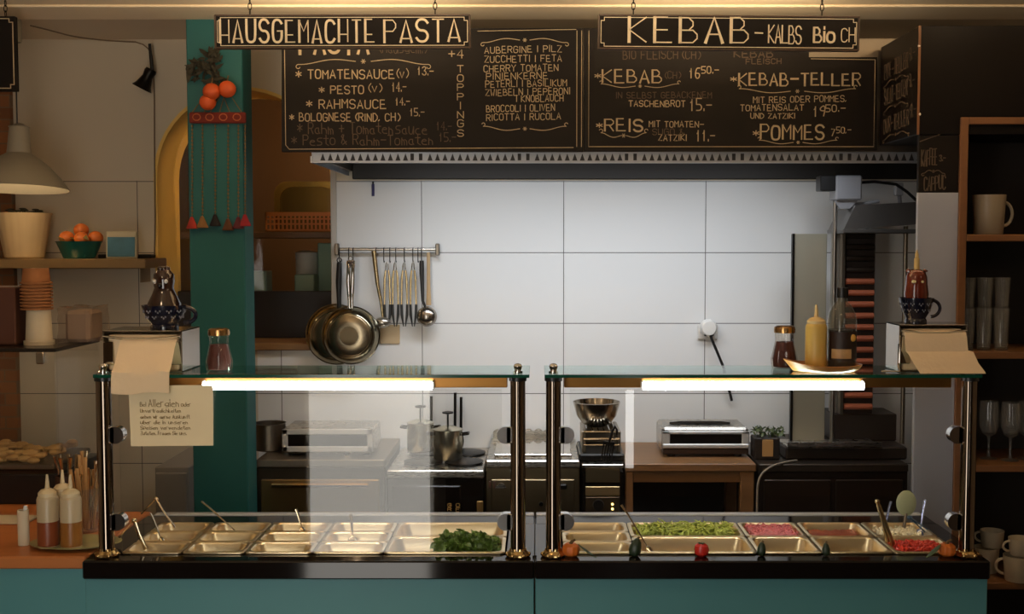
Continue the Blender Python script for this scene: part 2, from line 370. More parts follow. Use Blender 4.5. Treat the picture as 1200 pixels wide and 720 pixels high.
# ------------------------------------------------------------------ teal pillar
x0, x1 = P(222, 300, 4.205).x, P(287, 300, 4.205).x
struct('pillar', MB().span((x0, 4.206, 0), (x1, 4.34, 2.585), .004), PTEAL)

# ------------------------------------------------------------------ lit drinks cooler behind the viewer (mirrored in the counter glass)
gx0, gx1 = (362-CX)/F*5.5, (503-CX)/F*5.5
t = thing('display_cooler', 'tall lit white drinks cooler facing the counter, mirrored in its glass', 'cooler', ((gx0+gx1)/2, .45, 0))
hw = (gx1-gx0)/2
MB().span((-hw-.03, -.3, .0), (hw+.03, .27, 2.1), .01).build('body', WHITEP, t)
MB().span((-hw, .271, .06), (hw, .295, 2.04), .004).build('lit_door', emis('cooler_glow', (1, .94, .85), 5.0), t)

# ================================================================== COUNTER
CT = .88           # stone top height
SY0, SY1 = 3.055, 3.575
xl = P(96, 670, SY0).x; xr = P(1161, 670, SY0).x; xj = P(626.5, 670, SY0).x
PF = PZ(640, 650.5, CT).y; PB = PF+.345     # pan bank front and back
def colx(px): return PZ(px, 650.5, CT).x
LC = [colx(v) for v in (141, 212, 286, 365, 449, 592)]
RC = [colx(v) for v in (660, 745, 888, 965, 1048, 1126)]
def slab(name, label, a, b, h0, h1):
    m = MB()
    m.span((a, SY0, CT-.05), (b, PF-.004, CT), .004); m.span((a, PB+.004, CT-.05), (b, SY1, CT), .003)
    m.span((a, PF-.006, CT-.05), (h0-.004, PB+.006, CT-.0005)); m.span((h1+.004, PF-.006, CT-.05), (b, PB+.006, CT-.0005))
    return tag(m.build(name, STONE), label, 'countertop')
slab('stone_countertop', 'polished black stone countertop under the left glass guard', xl, xj-.0015, LC[0], LC[-1])
slab('stone_countertop', 'polished black stone countertop under the right glass guard', xj+.0015, xr, RC[0], RC[-1])
# grey steel strip behind the pans
def strip(a, b, lab):
    m = MB(); m.span((a, SY1+.001, CT-.05), (b, SY1+.035, CT+.003), .002)
    tag(m.build('steel_ledge', mat('ledge_steel', (178, 184, 194), .4, .3)), lab, 'ledge')
strip(xl+.02, xj-.003, 'grey steel back ledge behind the pans of the left counter'); strip(xj+.003, xr-.01, 'grey steel back ledge behind the pans of the right counter')
TY = SY0+.03
def tpanel(a, b, lab):
    t = thing('counter_base', lab, 'counter', ((a+b)/2, TY, 0)); hw = (b-a)/2
    m = MB(); m.span((-hw, 0, .08), (hw, .02, CT-.051), .002); m.build('front_panel', TEAL, t)
    m = MB(); m.span((-hw+.01, .02, .08), (-hw+.03, SY1-TY, CT-.051)); m.span((hw-.03, .02, .08), (hw-.01, SY1-TY, CT-.051)); m.span((-hw+.03, SY1-TY-.02, .08), (hw-.03, SY1-TY, CT-.051)); m.build('carcass', DARKW, t)
    m = MB(); m.span((-hw+.02, .05, 0), (hw-.02, .07, .08)); m.build('plinth', BLACKP, t)
tpanel(P(100, 700, TY).x, xj-.002, 'teal painted counter base under the left black stone slab')
tpanel(xj+.002, P(1157, 700, TY).x, 'teal painted counter base under the right black stone slab')
# wooden side counter at the left
WT = P(50, 653, 3.09).z
m = MB(); m.span((-2.9, 3.09, WT-.034), (xl-.003, 3.62, WT), .004); m.span((-2.9, 3.615, WT-.0338), (P(65, 408.5, 3.72).x+.006, 4.13, WT-.0002), .004); tag(m.build('wooden_counter', WOODO), 'orange brown wooden counter top at the far left with bottles', 'countertop')
t = thing('counter_base', 'teal painted counter base under the orange wooden top', 'counter', (-2.05, 3.11, 0))
MB().span((-.85, 0, .08), (xl+2.05-.004, .02, WT-.035), .002).build('front_panel', TEAL, t)
m = MB(); m.span((-.85, .02, .08), (-.83, 1.2, WT-.035)); m.span((xl+2.05-.03, .02, .08), (xl+2.05-.012, .5, WT-.035)); m.span((-.83, .5, .08), (xl+2.05-.03, .52, WT-.035)); m.build('carcass', DARKW, t)
MB().span((-.85, .06, 0), (xl+2.05-.02, .08, .08)).build('plinth', BLACKP, t)

# ------------------------------------------------------------------ sneeze guards
GZ = P(610, 437.5, 3.11).z     # top face of the glass
YP = 3.105
def make_post():
    t = thing('guard_post', '', 'post', (0, YP, CT), 0, 'chrome posts of the glass guards')
    h = GZ-.008-CT
    MB().cyl((0, 0, .012), (0, 0, h-.012), .0205, 28).build('tube', POST, t)
    m = MB(); m.lathe([(0, 0), (.029, 0), (.031, .004), (.029, .010), (.024, .016), (.0215, .018), (.0208, .024), (0, .024)], seg=48, flute=.08, nfl=6)
    for k in range(6): m.sph((.029*math.cos(k*PI/3), .029*math.sin(k*PI/3), .007), .0065, u=10, v=6)
    m.build('base_flange', BRASS, t)
    m = MB(); m.lathe([(0, h-.012), (.024, h-.012), (.024, h), (0, h)]); m.build('glass_seat', BLACKP, t)
    m = MB(); m.lathe([(0, h+.0085), (.013, h+.0085), (.013, h+.014), (.008, h+.016), (.011, h+.022), (.012, h+.028), (.008, h+.034), (0, h+.036)], seg=20); m.build('cap_knob', CHROME, t)
    return t, h
def clamp_on(t, z, s):
    m = MB(); m.span((0, -.014, z-.0235), (s*.016, .014, z+.0235), .003)
    b = bmesh.new(); bmesh.ops.create_cone(b, cap_ends=True, segments=28, radius1=.0235, radius2=.0235, depth=.028)
    bmesh.ops.rotate(b, matrix=Matrix.Rotation(PI/2, 3, 'X'), verts=b.verts); bmesh.ops.translate(b, vec=(s*.016, 0, z), verts=b.verts); m._merge(b)
    return m
posts = []
pdata = [(123.5, 1, 'leftmost chrome post, beside the squeeze bottles'), (607, -1, 'chrome post at the right end of the left glass guard, next to the leafy greens'),
         (648.5, 1, 'chrome post at the left end of the right glass guard, beside a mini pumpkin'), (1134, -1, 'rightmost chrome post, in front of the wooden shelf')]
for px, s, lab in pdata:
    t, ph = make_post(); X = P(px, 560, YP).x; t.location = (X, YP, CT); t['label'] = lab
    for py in (509.5, 611): 
        z = P(px, py, YP).z-CT; clamp_on(t, z, s*1.0).build('glass_clamp', mat('clamp_chrome', (230, 228, 226), .16, 1), t)
        for ch in t.children:
            pass
    posts.append(X)
for t in [o for o in bpy.data.objects if o.name.startswith('guard_post')]:
    for ch in t.children:
        if ch.name.startswith('glass_clamp'):
            sgn = 1 if sum(v.co.x for v in ch.data.vertices) > 0 else -1
            ch.location.x = sgn*.017
GW = .235
def glass_top(a, b, lab):
    m = MB(); m.span((a, YP-.0345, GZ-.008), (b, YP-.035+GW, GZ)); o = tag(m.build('glass_shelf', GLASSE), lab, 'glass shelf')
    m = MB(); m.span((a-.0005, YP-.0355, GZ-.0085), (b+.0005, YP-.0346, GZ+.0002)); m.span((a-.0008, YP-.0345, GZ-.0085), (a-.0001, YP-.035+GW, GZ+.0002)); m.span((b+.0001, YP-.0345, GZ-.0085), (b+.0008, YP-.035+GW, GZ+.0002)); m.build('polished_edge', mat('green_glass_edge', (18, 74, 58), .15), o)
glass_top(P(109, 437, 3.07).x, P(620, 437, 3.07).x, 'horizontal green edged glass shelf on top of the left guard')
glass_top(P(638.5, 437, 3.07).x, P(1151, 437, 3.07).x, 'horizontal green edged glass shelf on top of the right guard')
def pane(a, b, lab):
    m = MB(); m.span((a, YP-.003, CT+.012), (b, YP+.003, GZ-.045)); tag(m.build('sneeze_guard', GLASS), lab, 'glass pane')
pane(P(141, 540, YP).x, P(588, 540, YP).x, 'upright clear front glass pane of the left guard with a white reflection')
pane(P(668, 540, YP).x, P(1115, 540, YP).x, 'upright clear front glass pane of the right guard')
LEDM = emis('led_glow', (1, .96, .97), 31)
def led(a, b, l0, l1, lab):
    Y = YP+.05; z = P(400, 453, Y).z
    t = thing('led_strip_lamp', lab, 'lamp', ((a+b)/2, Y, z)); c = (a+b)/2
    m = MB(); m.span((a-c, .002, -.004), (b-c, .030, GZ-.0085-z), .002); m.build('brass_rail', mat('rail_brass', (150, 106, 54), .35, .9), t)
    m = MB(); m.span((l0-c-.004, -.0035, -.0055), (l1-c+.004, .0015, .0125)); m.build('reflector', WHITEP, t)
    m = MB(); m.cyl((l0-c, -.0125, .005), (l1-c, -.0125, .005), .0095, 16); m.build('light_tube', LEDM, t)
    for x in (l0-c, l1-c): MB().box((x, -.008, .006), (.006, .02, .022), .002).build('end_cap', WHITEP, t)
led(posts[0]+.03, posts[1]-.03, P(238, 453, 3.14).x, P(507, 453, 3.14).x, 'bright white light tube on a brass rail under the left glass shelf')
led(posts[2]+.03, posts[3]-.03, P(753, 455, 3.14).x, P(1012, 455, 3.14).x, 'bright white light tube on a brass rail under the right glass shelf')

# ------------------------------------------------------------------ steel food pans
def rrect(w_, d_, r, n=5):
    pts = []
    for cx, cy, a0 in ((w_/2-r, d_/2-r, 0), (-w_/2+r, d_/2-r, 90), (-w_/2+r, -d_/2+r, 180), (w_/2-r, -d_/2+r, 270)):
        pts += [(cx+r*math.cos(R(a0+90*k/n)), cy+r*math.sin(R(a0+90*k/n))) for k in range(n+1)]
    return pts
def pan_mesh(w_, d_, depth):
    b = bmesh.new(); rings = []
    for ww, dd, r, z in ((w_, d_, .012, -.001), (w_, d_, .012, .003), (w_-.004, d_-.004, .012, .0045), (w_-.018, d_-.018, .022, .0045), (w_-.024, d_-.024, .024, .001), (w_-.034, d_-.034, .03, -depth*.6), (w_-.044, d_-.044, .03, -depth*.93), (w_-.07, d_-.07, .02, -depth)):
        rings.append([b.verts.new((x, y, z)) for x, y in rrect(ww, dd, min(r, dd*.45, ww*.45))])
    n = len(rings[0])
    for A, B in zip(rings, rings[1:]):
        for i in range(n): b.faces.new((A[i], A[(i+1) % n], B[(i+1) % n], B[i]))
    b.faces.new(rings[-1]); bmesh.ops.recalc_face_normals(b, faces=b.faces)
    for f in b.faces:
        pass
    m = MB(); m._merge(b); return m
pans = {}
ordn = ['first', 'second', 'third', 'fourth', 'fifth']
def bank(cols, rows, side):
    for ci in range(5):
        n = rows[ci]; w_ = cols[ci+1]-cols[ci]-.003; d_ = .345/n
        for ri in range(n):   # 0 = front
            y = PF+d_*(ri+.5); x = (cols[ci]+cols[ci+1])/2
            o = pan_mesh(w_, d_-.003, .065).build('food_pan', STEELW, loc=(x, y, CT+.002))
            rown = {3: ['front', 'middle', 'back'], 2: ['front', 'back']}[n][ri]
            tag(o, '%ssteel food pan, %s row, %s column from the left of the %s counter' % ('', rown, ordn[ci], side), 'food pan', 'steel food pans of the counter')
            pans[(side, ci, rown)] = (o, x, y, w_, d_)
bank(LC, [3, 3, 3, 3, 2], 'left'); bank(RC, [3, 2, 2, 2, 2], 'right')

# ---- food (uncountable)
def food(key, m_, label, cat, kind, n, fill=1.0, off=0.0, top=-.018, seed=1):
    o, x, y, w_, d_ = pans[key]; rnd = random.Random(seed)
    mb = MB(); W, D = (w_-.05)*fill, d_-.05
    hs = []
    g = [[(off*w_-W/2+W*i/14, -D/2+D*j/8, top-.012+.006*rnd.random()) for i in range(15)] for j in range(9)]
    mb.sheet(g, .012)
    for k in range(n):
        px, py = off*w_+rnd.uniform(-W/2, W/2)*.97, rnd.uniform(-D/2, D/2)*.95; z = top-.006+rnd.uniform(0, .012)
        E = Matrix.Translation((px, py, z)) @ Euler((rnd.uniform(-.9, .9), rnd.uniform(-.9, .9), rnd.uniform(0, 6.3))).to_matrix().to_4x4()
        if kind == 'shred':
            L = rnd.uniform(.010, .024); mb.tube([(-L, 0, 0), (-L*.3, .002, .004), (L*.3, -.002, .006), (L, .001, 0)], [.0015, .0036, .0036, .0012], 5, E, flat=.5)
        elif kind == 'dice': s_ = rnd.uniform(.005, .009); mb.box((0, 0, 0), (s_, s_, s_*.8), .001, E, 1)
        elif kind == 'crumb': mb.sph((0, 0, 0), rnd.uniform(.004, .009), (1, .8, .7), 7, 5, E)
        elif kind == 'ring':
            r = rnd.uniform(.006, .013); mb.tube([(r*math.cos(a*.5), r*math.sin(a*.5), 0) for a in range(rnd.randint(6, 12))], .0016, 5, E)
        elif kind == 'leaf':
            L = rnd.uniform(.012, .026); Wd = L*.42
            E = Matrix.Translation((px, py, z+rnd.uniform(0, .022)*(1-abs(px-off*w_)/(W/2)*.6))) @ Euler((rnd.uniform(-1.2, 1.2), rnd.uniform(-1.2, 1.2), rnd.uniform(0, 6.3))).to_matrix().to_4x4()
            pr = [0, .7, 1, .55, .85, .5, .0]
            grid = [[E @ Vector((-L+2*L*i/6, sgn*Wd*pr[i], .25*L*math.sin(i*.9)+abs(sgn)*.003)) for sgn in (-1, 0, 1)] for i in range(7)]
            mb.sheet(grid, .0006)
    ob = mb.build(label.split('|')[0], m_, loc=(x, y, CT+.002)); tag(ob, label.split('|')[1], cat, kind='stuff'); return ob
food(('right', 1, 'back'), mat('lettuce', (172, 186, 84), .5, var=.45, scale=60), 'shredded_lettuce|pale green shredded lettuce in the wide back pan of the right counter', 'lettuce', 'shred', 420, seed=2, top=.002)
food(('right', 2, 'back'), mat('onion_pink', (222, 132, 138), .4, var=.45, scale=70), 'sliced_onions|pink sliced onions in a back pan right of the lettuce', 'onions', 'ring', 240, seed=3, top=-.002)
food(('right', 4, 'back'), mat('feta', (236, 228, 200), .6, var=.06, scale=40), 'crumbled_feta|white crumbled cheese in the back pan nearest the right post', 'cheese', 'crumb', 200, fill=.9, seed=4, top=-.008)
food(('right', 4, 'front'), mat('tomato_dice', (206, 58, 36), .35, var=.3, scale=60), 'diced_tomatoes|red diced tomatoes in the front pan nearest the right post', 'tomatoes', 'dice', 330, seed=5, top=-.003)
food(('right', 3, 'back'), mat('red_sauce', (140, 62, 48), .35, var=.25, scale=30), 'red_sauce|brownish red sauce in a back pan left of the white cheese', 'sauce', 'crumb', 0, seed=6, top=-.016)
food(('left', 4, 'front'), mat('rocket_leaf', (84, 110, 36), .45, var=.6, scale=45), 'rocket_leaves|heap of dark green rocket leaves in the wide front pan of the left counter', 'salad leaves', 'leaf', 330, fill=.62, off=.17, seed=7, top=-.002)

# ---- spoons and tongs standing in pans
def stick(name, label, cat, a, b, build, group=None):
    a, b = Vector(a), Vector(b); d = b-a; L = d.length
    t = thing(name, label, cat, a, 0, group); t.rotation_mode = 'QUATERNION'; t.rotation_quaternion = d.to_track_quat('Z', 'Y'); build(t, L); return t
def spoon(m1):
    def f(t, L):
        MB().tube([(0, 0, .05), (0, .001, L*.5), (0, .002, L*.85), (0, 0, L)], [.0025, .003, .0045, .005], 8, flat=.5).build('handle', m1, t)
        MB().sph((0, 0, .025), .03, (.62, .28, .95), 16, 10).build('bowl', m1, t)
    return f
def in_pan(key, dx=0, dy=0, dz=-.045):
    o, x, y, w_, d_ = pans[key]; return Vector((x+dx, y+dy, CT+dz))
def to_px(a, px, py, dy=0.0): return P(px, py, a.y+dy)
SPS = mat('spoon_steel', (214, 196, 166), .18, 1); BLUESP = mat('spoon_bluish', (150, 162, 196), .25, .8)
for nm, key, dx, dy, px, py, ddy, lab, mm in (
    ('serving_spoon', ('left', 1, 'back'), .03, 0, 236, 588, .05, 'steel spoon leaning left out of a back pan in front of the teal pillar', SPS),
    ('serving_spoon', ('left', 2, 'back'), .02, .0, 347, 597, .02, 'short steel spoon standing upright in a back pan left of the white reflection', SPS),
    ('serving_spoon', ('left', 3, 'middle'), -.01, .0, 411, 603, .02, 'steel spoon standing in a pan behind the white reflection', SPS),
    ('serving_spoon', ('left', 0, 'middle'), -.01, 0, 176, 602, .01, 'wide handled steel spoon in the middle row pan nearest the left post', SPS),
    ('serving_spoon', ('right', 1, 'front'), -.10, .0, 728, 592, .05, 'large steel serving spoon leaning on the lettuce pan', SPS),
    ('serving_spoon', ('right', 4, 'back'), -.05, .0, 1044, 588, .02, 'spoon with a bluish grey handle standing in the white cheese', BLUESP),
    ('serving_spoon', ('right', 4, 'back'), .06, .0, 1084, 586, .05, 'spoon with a bluish grey handle leaning left beside the right post', BLUESP)):
    a = in_pan(key, dx, dy); stick(nm, lab, 'spoon', a, to_px(a, px, py, ddy), spoon(mm), 'spoons in the food pans')
def tongs(name, lab, px, py, feet, key, mm):
    a = in_pan(key); top = P(px, py, a.y)
    t = thing(name, lab, 'tongs', a, 0, 'tongs in the food pans')
    for fx, fy in feet:
        f_ = P(fx, fy, a.y)-a; tt = top-a; mid = (f_+tt)/2+Vector((0, -.004, 0))
        MB().tube([tt, tt*.9+f_*.1, mid, f_], [.004, .006, .0055, .007], 8, flat=.35).build('arm', mm, t)
    m = MB(); m.sph(top-a, .008, (1, .8, .8), 10, 8); m.build('hinge', mm, t); return t
tongs('serving_tongs', 'open steel tongs resting in the front pan nearest the left post', 157, 610, [(140, 630), (171, 644)], ('left', 0, 'front'), SPS)
tongs('serving_tongs', 'open steel tongs in the back pan behind the left post', 183, 585, [(166, 602), (205, 618)], ('left', 0, 'back'), SPS)
tongs('serving_tongs', 'brass coloured tongs standing in the diced tomatoes', 1028, 588, [(1041, 636), (1047, 640)], ('right', 4, 'front'), mat('tong_brass', (184, 164, 126), .25, 1))
tongs('serving_tongs', 'blue plastic tongs lying across the white cheese and the tomatoes', 1066, 607, [(1092, 632), (1098, 628)], ('right', 4, 'back'), mat('blue_plastic', (62, 92, 120), .4))
a = in_pan(('right', 4, 'back'), .03, .05)
tt = thing('spatula', 'pale green rounded spatula head above the white cheese pan', 'spatula', a)
h_ = P(1062, 590, a.y)-a
MB().sph(h_, .034, (.9, .2, 1.15), 18, 12).build('head', mat('spatula_green', (176, 186, 150), .5), tt)
MB().tube([h_-Vector((0, 0, .03)), h_*.4, (0, 0, 0)], .005, 8).build('handle', DSTEEL, tt)

# ---- vegetables on the stone edge
VY = (SY0+PF)/2+.02
def veg_at(px): return Vector((P(px, 648, VY).x, VY, CT))
def pumpkin(px, r, lab, dx):
    t = thing('mini_pumpkin', lab, 'pumpkin', veg_at(px))
    MB().lathe([(0, .004), (r*.5, 0), (r*.85, r*.25), (r, r*.75), (r*.9, r*1.2), (r*.5, r*1.5), (.004, r*1.42), (0, r*1.42)], seg=48, flute=.05, nfl=9).build('flesh', mat('pumpkin', (214, 112, 40), .45, var=.25, scale=20), t)
    MB().tube([(0, 0, r*1.4), (.003, 0, r*1.7), (.012, 0, r*1.9)], [.006, .004, .003], 8).build('stem', mat('stem_brown', (110, 84, 50), .7), t)
    g = [[(dx*(.02+.012*i), -.01+sgn*.014*[.1, .8, 1, .7, .1][i]-.006*i, r*1.5-.0075*i-.002*abs(sgn)) for sgn in (-1, 0, 1)] for i in range(5)]
    MB().sheet(g, .0008).build('leaf', mat('leaf_green', (72, 88, 48), .5, var=.3, scale=30), t)
pumpkin(669, .024, 'small orange pumpkin with a leaf beside the central post', 1)
pumpkin(1109.5, .024, 'small orange pumpkin with a drooping leaf beside the right post', -1)
def green_veg(px, r, sx, h, tilt, lab, cat, nm):
    t = thing(nm, lab, cat, veg_at(px)+Vector((0, 0, h*.02)), rot=(0, tilt, 0))
    MB().lathe([(0, 0), (r*.7, .002), (r, h*.25), (r*.95, h*.5), (r*.7, h*.8), (r*.3, h*.97), (0, h)], seg=20, flute=.05, nfl=5).build('flesh', mat('dark_green_skin', (40, 56, 36), .4, var=.4, scale=40), t)
    MB().tube([(0, 0, h*.97), (.003, 0, h*1.1)], .003, 6).build('stem', mat('stem_brown', (110, 84, 50), .7), t)
green_veg(742, .017, 1, .05, .25, 'dark green avocado standing in front of the lettuce pan', 'avocado', 'avocado')
green_veg(892, .012, 1, .038, .05, 'small dark green pepper left of its twin on the stone edge', 'pepper', 'green_pepper')
green_veg(968, .011, 1, .036, -.02, 'small dark green pepper nearer the diced tomatoes on the stone edge', 'pepper', 'green_pepper')
t = thing('tomato', 'single red tomato on the black stone edge before the wide pan', 'tomato', veg_at(822))
MB().lathe([(0, .003), (.010, 0), (.018, .006), (.0205, .017), (.018, .029), (.010, .035), (0, .033)], seg=24, flute=.02, nfl=5).build('flesh', mat('tomato_red', (206, 48, 38), .25), t)
m = MB()
for k in range(5):
    a_ = k*2*PI/5; m.tube([(0, 0, .034), (.006*math.cos(a_), .006*math.sin(a_), .036), (.012*math.cos(a_), .012*math.sin(a_), .034)], [.0015, .002, .0006], 5)
m.build('calyx', mat('leaf_green', (72, 88, 48)), t)

# ================================================================== ON TOP OF THE GLASS
# napkin dispensers
def dispenser(loc, w_, d_, h, lab, rz=0):
    t = thing('napkin_dispenser', lab, 'napkin dispenser', loc, rz)
    m = MB(); m.span((-w_/2, 0, 0), (-w_/2+.004, d_, h), .001); m.span((w_/2-.004, 0, 0), (w_/2, d_, h), .001); m.span((-w_/2, 0, h-.004), (w_/2, d_, h), .001); m.span((-w_/2, d_-.004, 0), (w_/2, d_, h), .001); m.span((-w_/2, 0, 0), (w_/2, d_, .003), .001)
    m.build('housing', mat('dispenser_steel', (176, 168, 158), .2, 1), t)
    for q0_, q1_ in ((-w_/2+.001, -w_/2+.03), (w_/2-.03, w_/2-.001)): MB().span((q0_, -.004, h*.18), (q1_, -.0005, h-.03), .002).build('face_plate', CHROME, t)
    m = MB(); m.tube([(-w_/2+.004, -.003, h-.016), (-w_*.2, -.006, h-.022), (w_*.2, -.006, h-.022), (w_/2-.004, -.003, h-.016)], .006, 8, flat=.6); m.build('lip', CHROME, t)
    return t
dY = 3.132
a, b = P(121, 436, dY), P(214, 436, dY); wD = b.x-a.x; hD = P(160, 388, dY).z-GZ
t = dispenser(((a.x+b.x)/2, dY, GZ+.0005), wD, .165, hD, 'steel napkin dispenser on the left glass shelf with a long hanging napkin')
# napkins in it: a stack and one sheet pulled out and hanging over the glass edge
m = MB(); m.span((-wD/2+.012, .006, .004), (wD/2-.012, .15, hD-.012), .004); m.build('napkin_stack', NAPK, t)
nx0, nx1 = P(135, 440, 3.08).x-(a.x+b.x)/2, P(202, 440, 3.08).x-(a.x+b.x)/2
prof = [(-.002, hD-.022), (-.012, hD-.03), (-.022, hD*.6), (-.040, hD*.3), (-.0655, .008), (-.0685, -.010), (-.069, -.050)]
g = [[(nx0+(nx1-nx0)*i/8-.0009*j, y_+.003*math.sin(i*1.1+j), z_-.004*math.sin(i*.8)*(j/6)) for i in range(9)] for j, (y_, z_) in enumerate(prof)]
MB().sheet(g, .0012).build('hanging_napkin', NAPK, t)
dY2 = 3.13
a2, b2 = P(1053, 434, dY2), P(1133, 434, dY2); w2 = b2.x-a2.x; h2 = P(1090, 381, dY2).z-GZ
t = dispenser(((a2.x+b2.x)/2, dY2, GZ+.0005), w2, .12, h2, 'steel napkin dispenser on the right glass shelf with napkins fanned to the right')
m = MB(); m.span((-w2/2+.012, .006, .004), (w2/2-.012, .11, h2-.012), .004); m.build('napkin_stack', NAPK, t)
for k in range(3):
    pr = [(-.004, h2-.016, 0, 0), (-.012, h2*.74, 0, 0), (-.018, h2*.48, 0, .002), (-.024, h2*.44, .004, .016), (-.034, h2*.22, .018, .026), (-.046, .006, .030, .040)]
    g = [[(-w2/2+.012+dl+(w2-.020+dr-dl)*i/6, y_-.003*k, z_-.002*k) for i in range(7)] for j, (y_, z_, dl, dr) in enumerate(pr)]
    MB().sheet(g, .001).build('folded_napkin', NAPK, t)
m = MB(); m.tube([(-w2/2-.004, -.02, .004), (-w2/2-.002, -.004, .02), (-w2/2, 0, h2*.6)], .0025, 6); m.tube([(-w2/2-.004, -.02, .004), (-w2/2-.05, -.01, .0035)], .0025, 6); m.build('wire_foot', CHROME, t)

# chilli shakers
CHILI = mat('chilli_flakes', (78, 24, 12), .7, var=.6, scale=180)
FGLASS = glass('shaker_glass', (.95, .92, .88), 1.5, diffuse=.015)
def shaker(px, Y, lab):
    L = P(px, 432, Y); s = .128/.128; t = thing('chilli_shaker', lab, 'shaker', (L.x, Y, GZ+.0005), 0, 'chilli shakers on the glass shelves')
    r = 15/1350*Y; H = 50/1350*Y; k = r/.034
    MB().lathe([(0, .002), (r*.92, 0), (r, H*.08), (r*1.02, H*.22), (r*.78, H*.55), (r*.70, H*.66), (r*.74, H*.82), (r*.72, H*.84)], seg=64, flute=.03, nfl=16).build('jar', FGLASS, t)
    MB().lathe([(0, .004), (r*.84, .004), (r*.93, H*.22), (r*.71, H*.55), (r*.65, H*.62), (0, H*.63)], seg=32).build('chilli_filling', CHILI, t)
    MB().lathe([(0, H*.835), (r*.82, H*.835), (r*.84, H*.9), (r*.8, H*.97), (r*.6, H), (0, H*1.0)], seg=28).build('lid', mat('lid_brass', (196, 150, 96), .25, 1), t)
shaker(257, 3.17, 'glass shaker of chilli flakes beside the left napkin dispenser'); shaker(919, 3.235, 'glass shaker of chilli flakes beside the yellow squeeze bottle')

# figurines in dotted cups
NAVY = mat('navy_glaze', (20, 22, 38), .18, coat=.5); BROWNG = mat('brown_glaze', (44, 22, 13), .12, var=.5, scale=14, coat=.6); REDG = mat('red_glaze', (100, 38, 22), .18, var=.5, scale=18, coat=.5)
DOTW = mat('dot_white', (206, 200, 190), .5)
def cup(t, r, h, handle=None, dots=3):
    c = MB(); c.lathe([(0, 0), (r*.62, 0), (r*.62, h*.12), (r*.55, h*.2), (r*.8, h*.5), (r*.97, h*.9), (r, h), (r*.95, h), (r*.9, h*.88), (r*.7, h*.5), (0, h*.35)], seg=36)
    c = c.build('cup', NAVY, t)
    m = MB(); rows = [(.72, .90), (.48, .79)]
    for fz, fr in rows:
        for k in range(12):
            a_ = k*2*PI/12+(.26 if fz < .6 else 0); rr = r*(fr+.02)
            for d in ((0, 0), (.1, .06), (-.1, .06)): m.sph((rr*math.cos(a_+d[0]), rr*math.sin(a_+d[0]), h*(fz+d[1])), r*.036, (1, 1, 1.3), 6, 5)
    m.build('white_dots', mat('dot_grey', (130, 130, 136), .5), c)
    if handle:
        MB().tube([(handle*(r*.86+r*.55*math.sin(a_)), 0, h*(.58+.33*math.cos(a_))) for a_ in [i*PI/10 for i in range(11)]], r*.1, 8).build('handle', NAVY, c)
BX = P(192, 378, 3.2)
t = thing('figurine_cup', 'brown glazed figurine with white eyes in a dotted navy cup on the left napkin dispenser', 'figurine', (P(193, 378, 3.2).x, 3.2, GZ+.0008+hD))
kpx = 3.2/1350
cup(t, 26*kpx, 28*kpx, 1)
MB().lathe([(0, 22*kpx), (20*kpx, 23*kpx), (19*kpx, 30*kpx), (14*kpx, 40*kpx), (11*kpx, 48*kpx), (12.5*kpx, 56*kpx), (11.5*kpx, 64*kpx), (7*kpx, 69*kpx), (0, 70*kpx)], seg=32).build('figure', BROWNG, t)
m = MB()
for s in (-1, 1): m.sph((s*6.5*kpx-1*kpx, -10.5*kpx, 56*kpx), 2.6*kpx, (1, .6, 1), 12, 8)
m.build('eye', DOTW, t)
m = MB(); m.sph((-1*kpx, -11.5*kpx, 51*kpx), 3.2*kpx, (.9, 1, 1.1), 10, 8); m.build('beak', mat('black_glaze', (16, 12, 10), .15), t)
m = MB()
for k in (-1, 0, 1): m.sph((k*4*kpx, 0, 70*kpx), 3.6*kpx, (1, .8, 1.1), 10, 8)
m.build('comb', BROWNG, t)
YF = 3.19; kp = YF/1350
t = thing('figurine_cup', 'reddish horned figurine with pale eyes in a dotted navy cup on the right napkin dispenser', 'figurine', (P(1073, 380, YF).x, YF, GZ+.0008+h2))
cup(t, 20*kp, 30*kp, 1)
MB().lathe([(0, 22*kp), (13*kp, 24*kp), (14*kp, 34*kp), (12.5*kp, 46*kp), (12*kp, 54*kp), (10*kp, 60*kp), (6*kp, 63*kp), (0, 64*kp)], seg=32).build('figure', REDG, t)
m = MB()
for s in (-1, 1): m.sph((s*4.5*kp-2*kp, -11*kp, 49*kp), 2.2*kp, (1.3, .6, .9), 10, 8)
m.build('eye', mat('eye_pale', (230, 214, 160), .3), t)
for s in (-1, 1): MB().tube([(s*7*kp, 0, 58*kp), (s*10*kp, 0, 62*kp), (s*13*kp, 0, 61*kp)], [3*kp, 2.4*kp, .8*kp], 8).build('horn', REDG, t)
m = MB(); m.lathe([(0, 62*kp), (3.5*kp, 62*kp), (3*kp, 76*kp), (2*kp, 77*kp), (2.2*kp, 80*kp), (.4*kp, 86*kp), (0, 86*kp)], seg=14); m.build('candle_tip', mat('candle_cream', (206, 176, 110), .5), t)

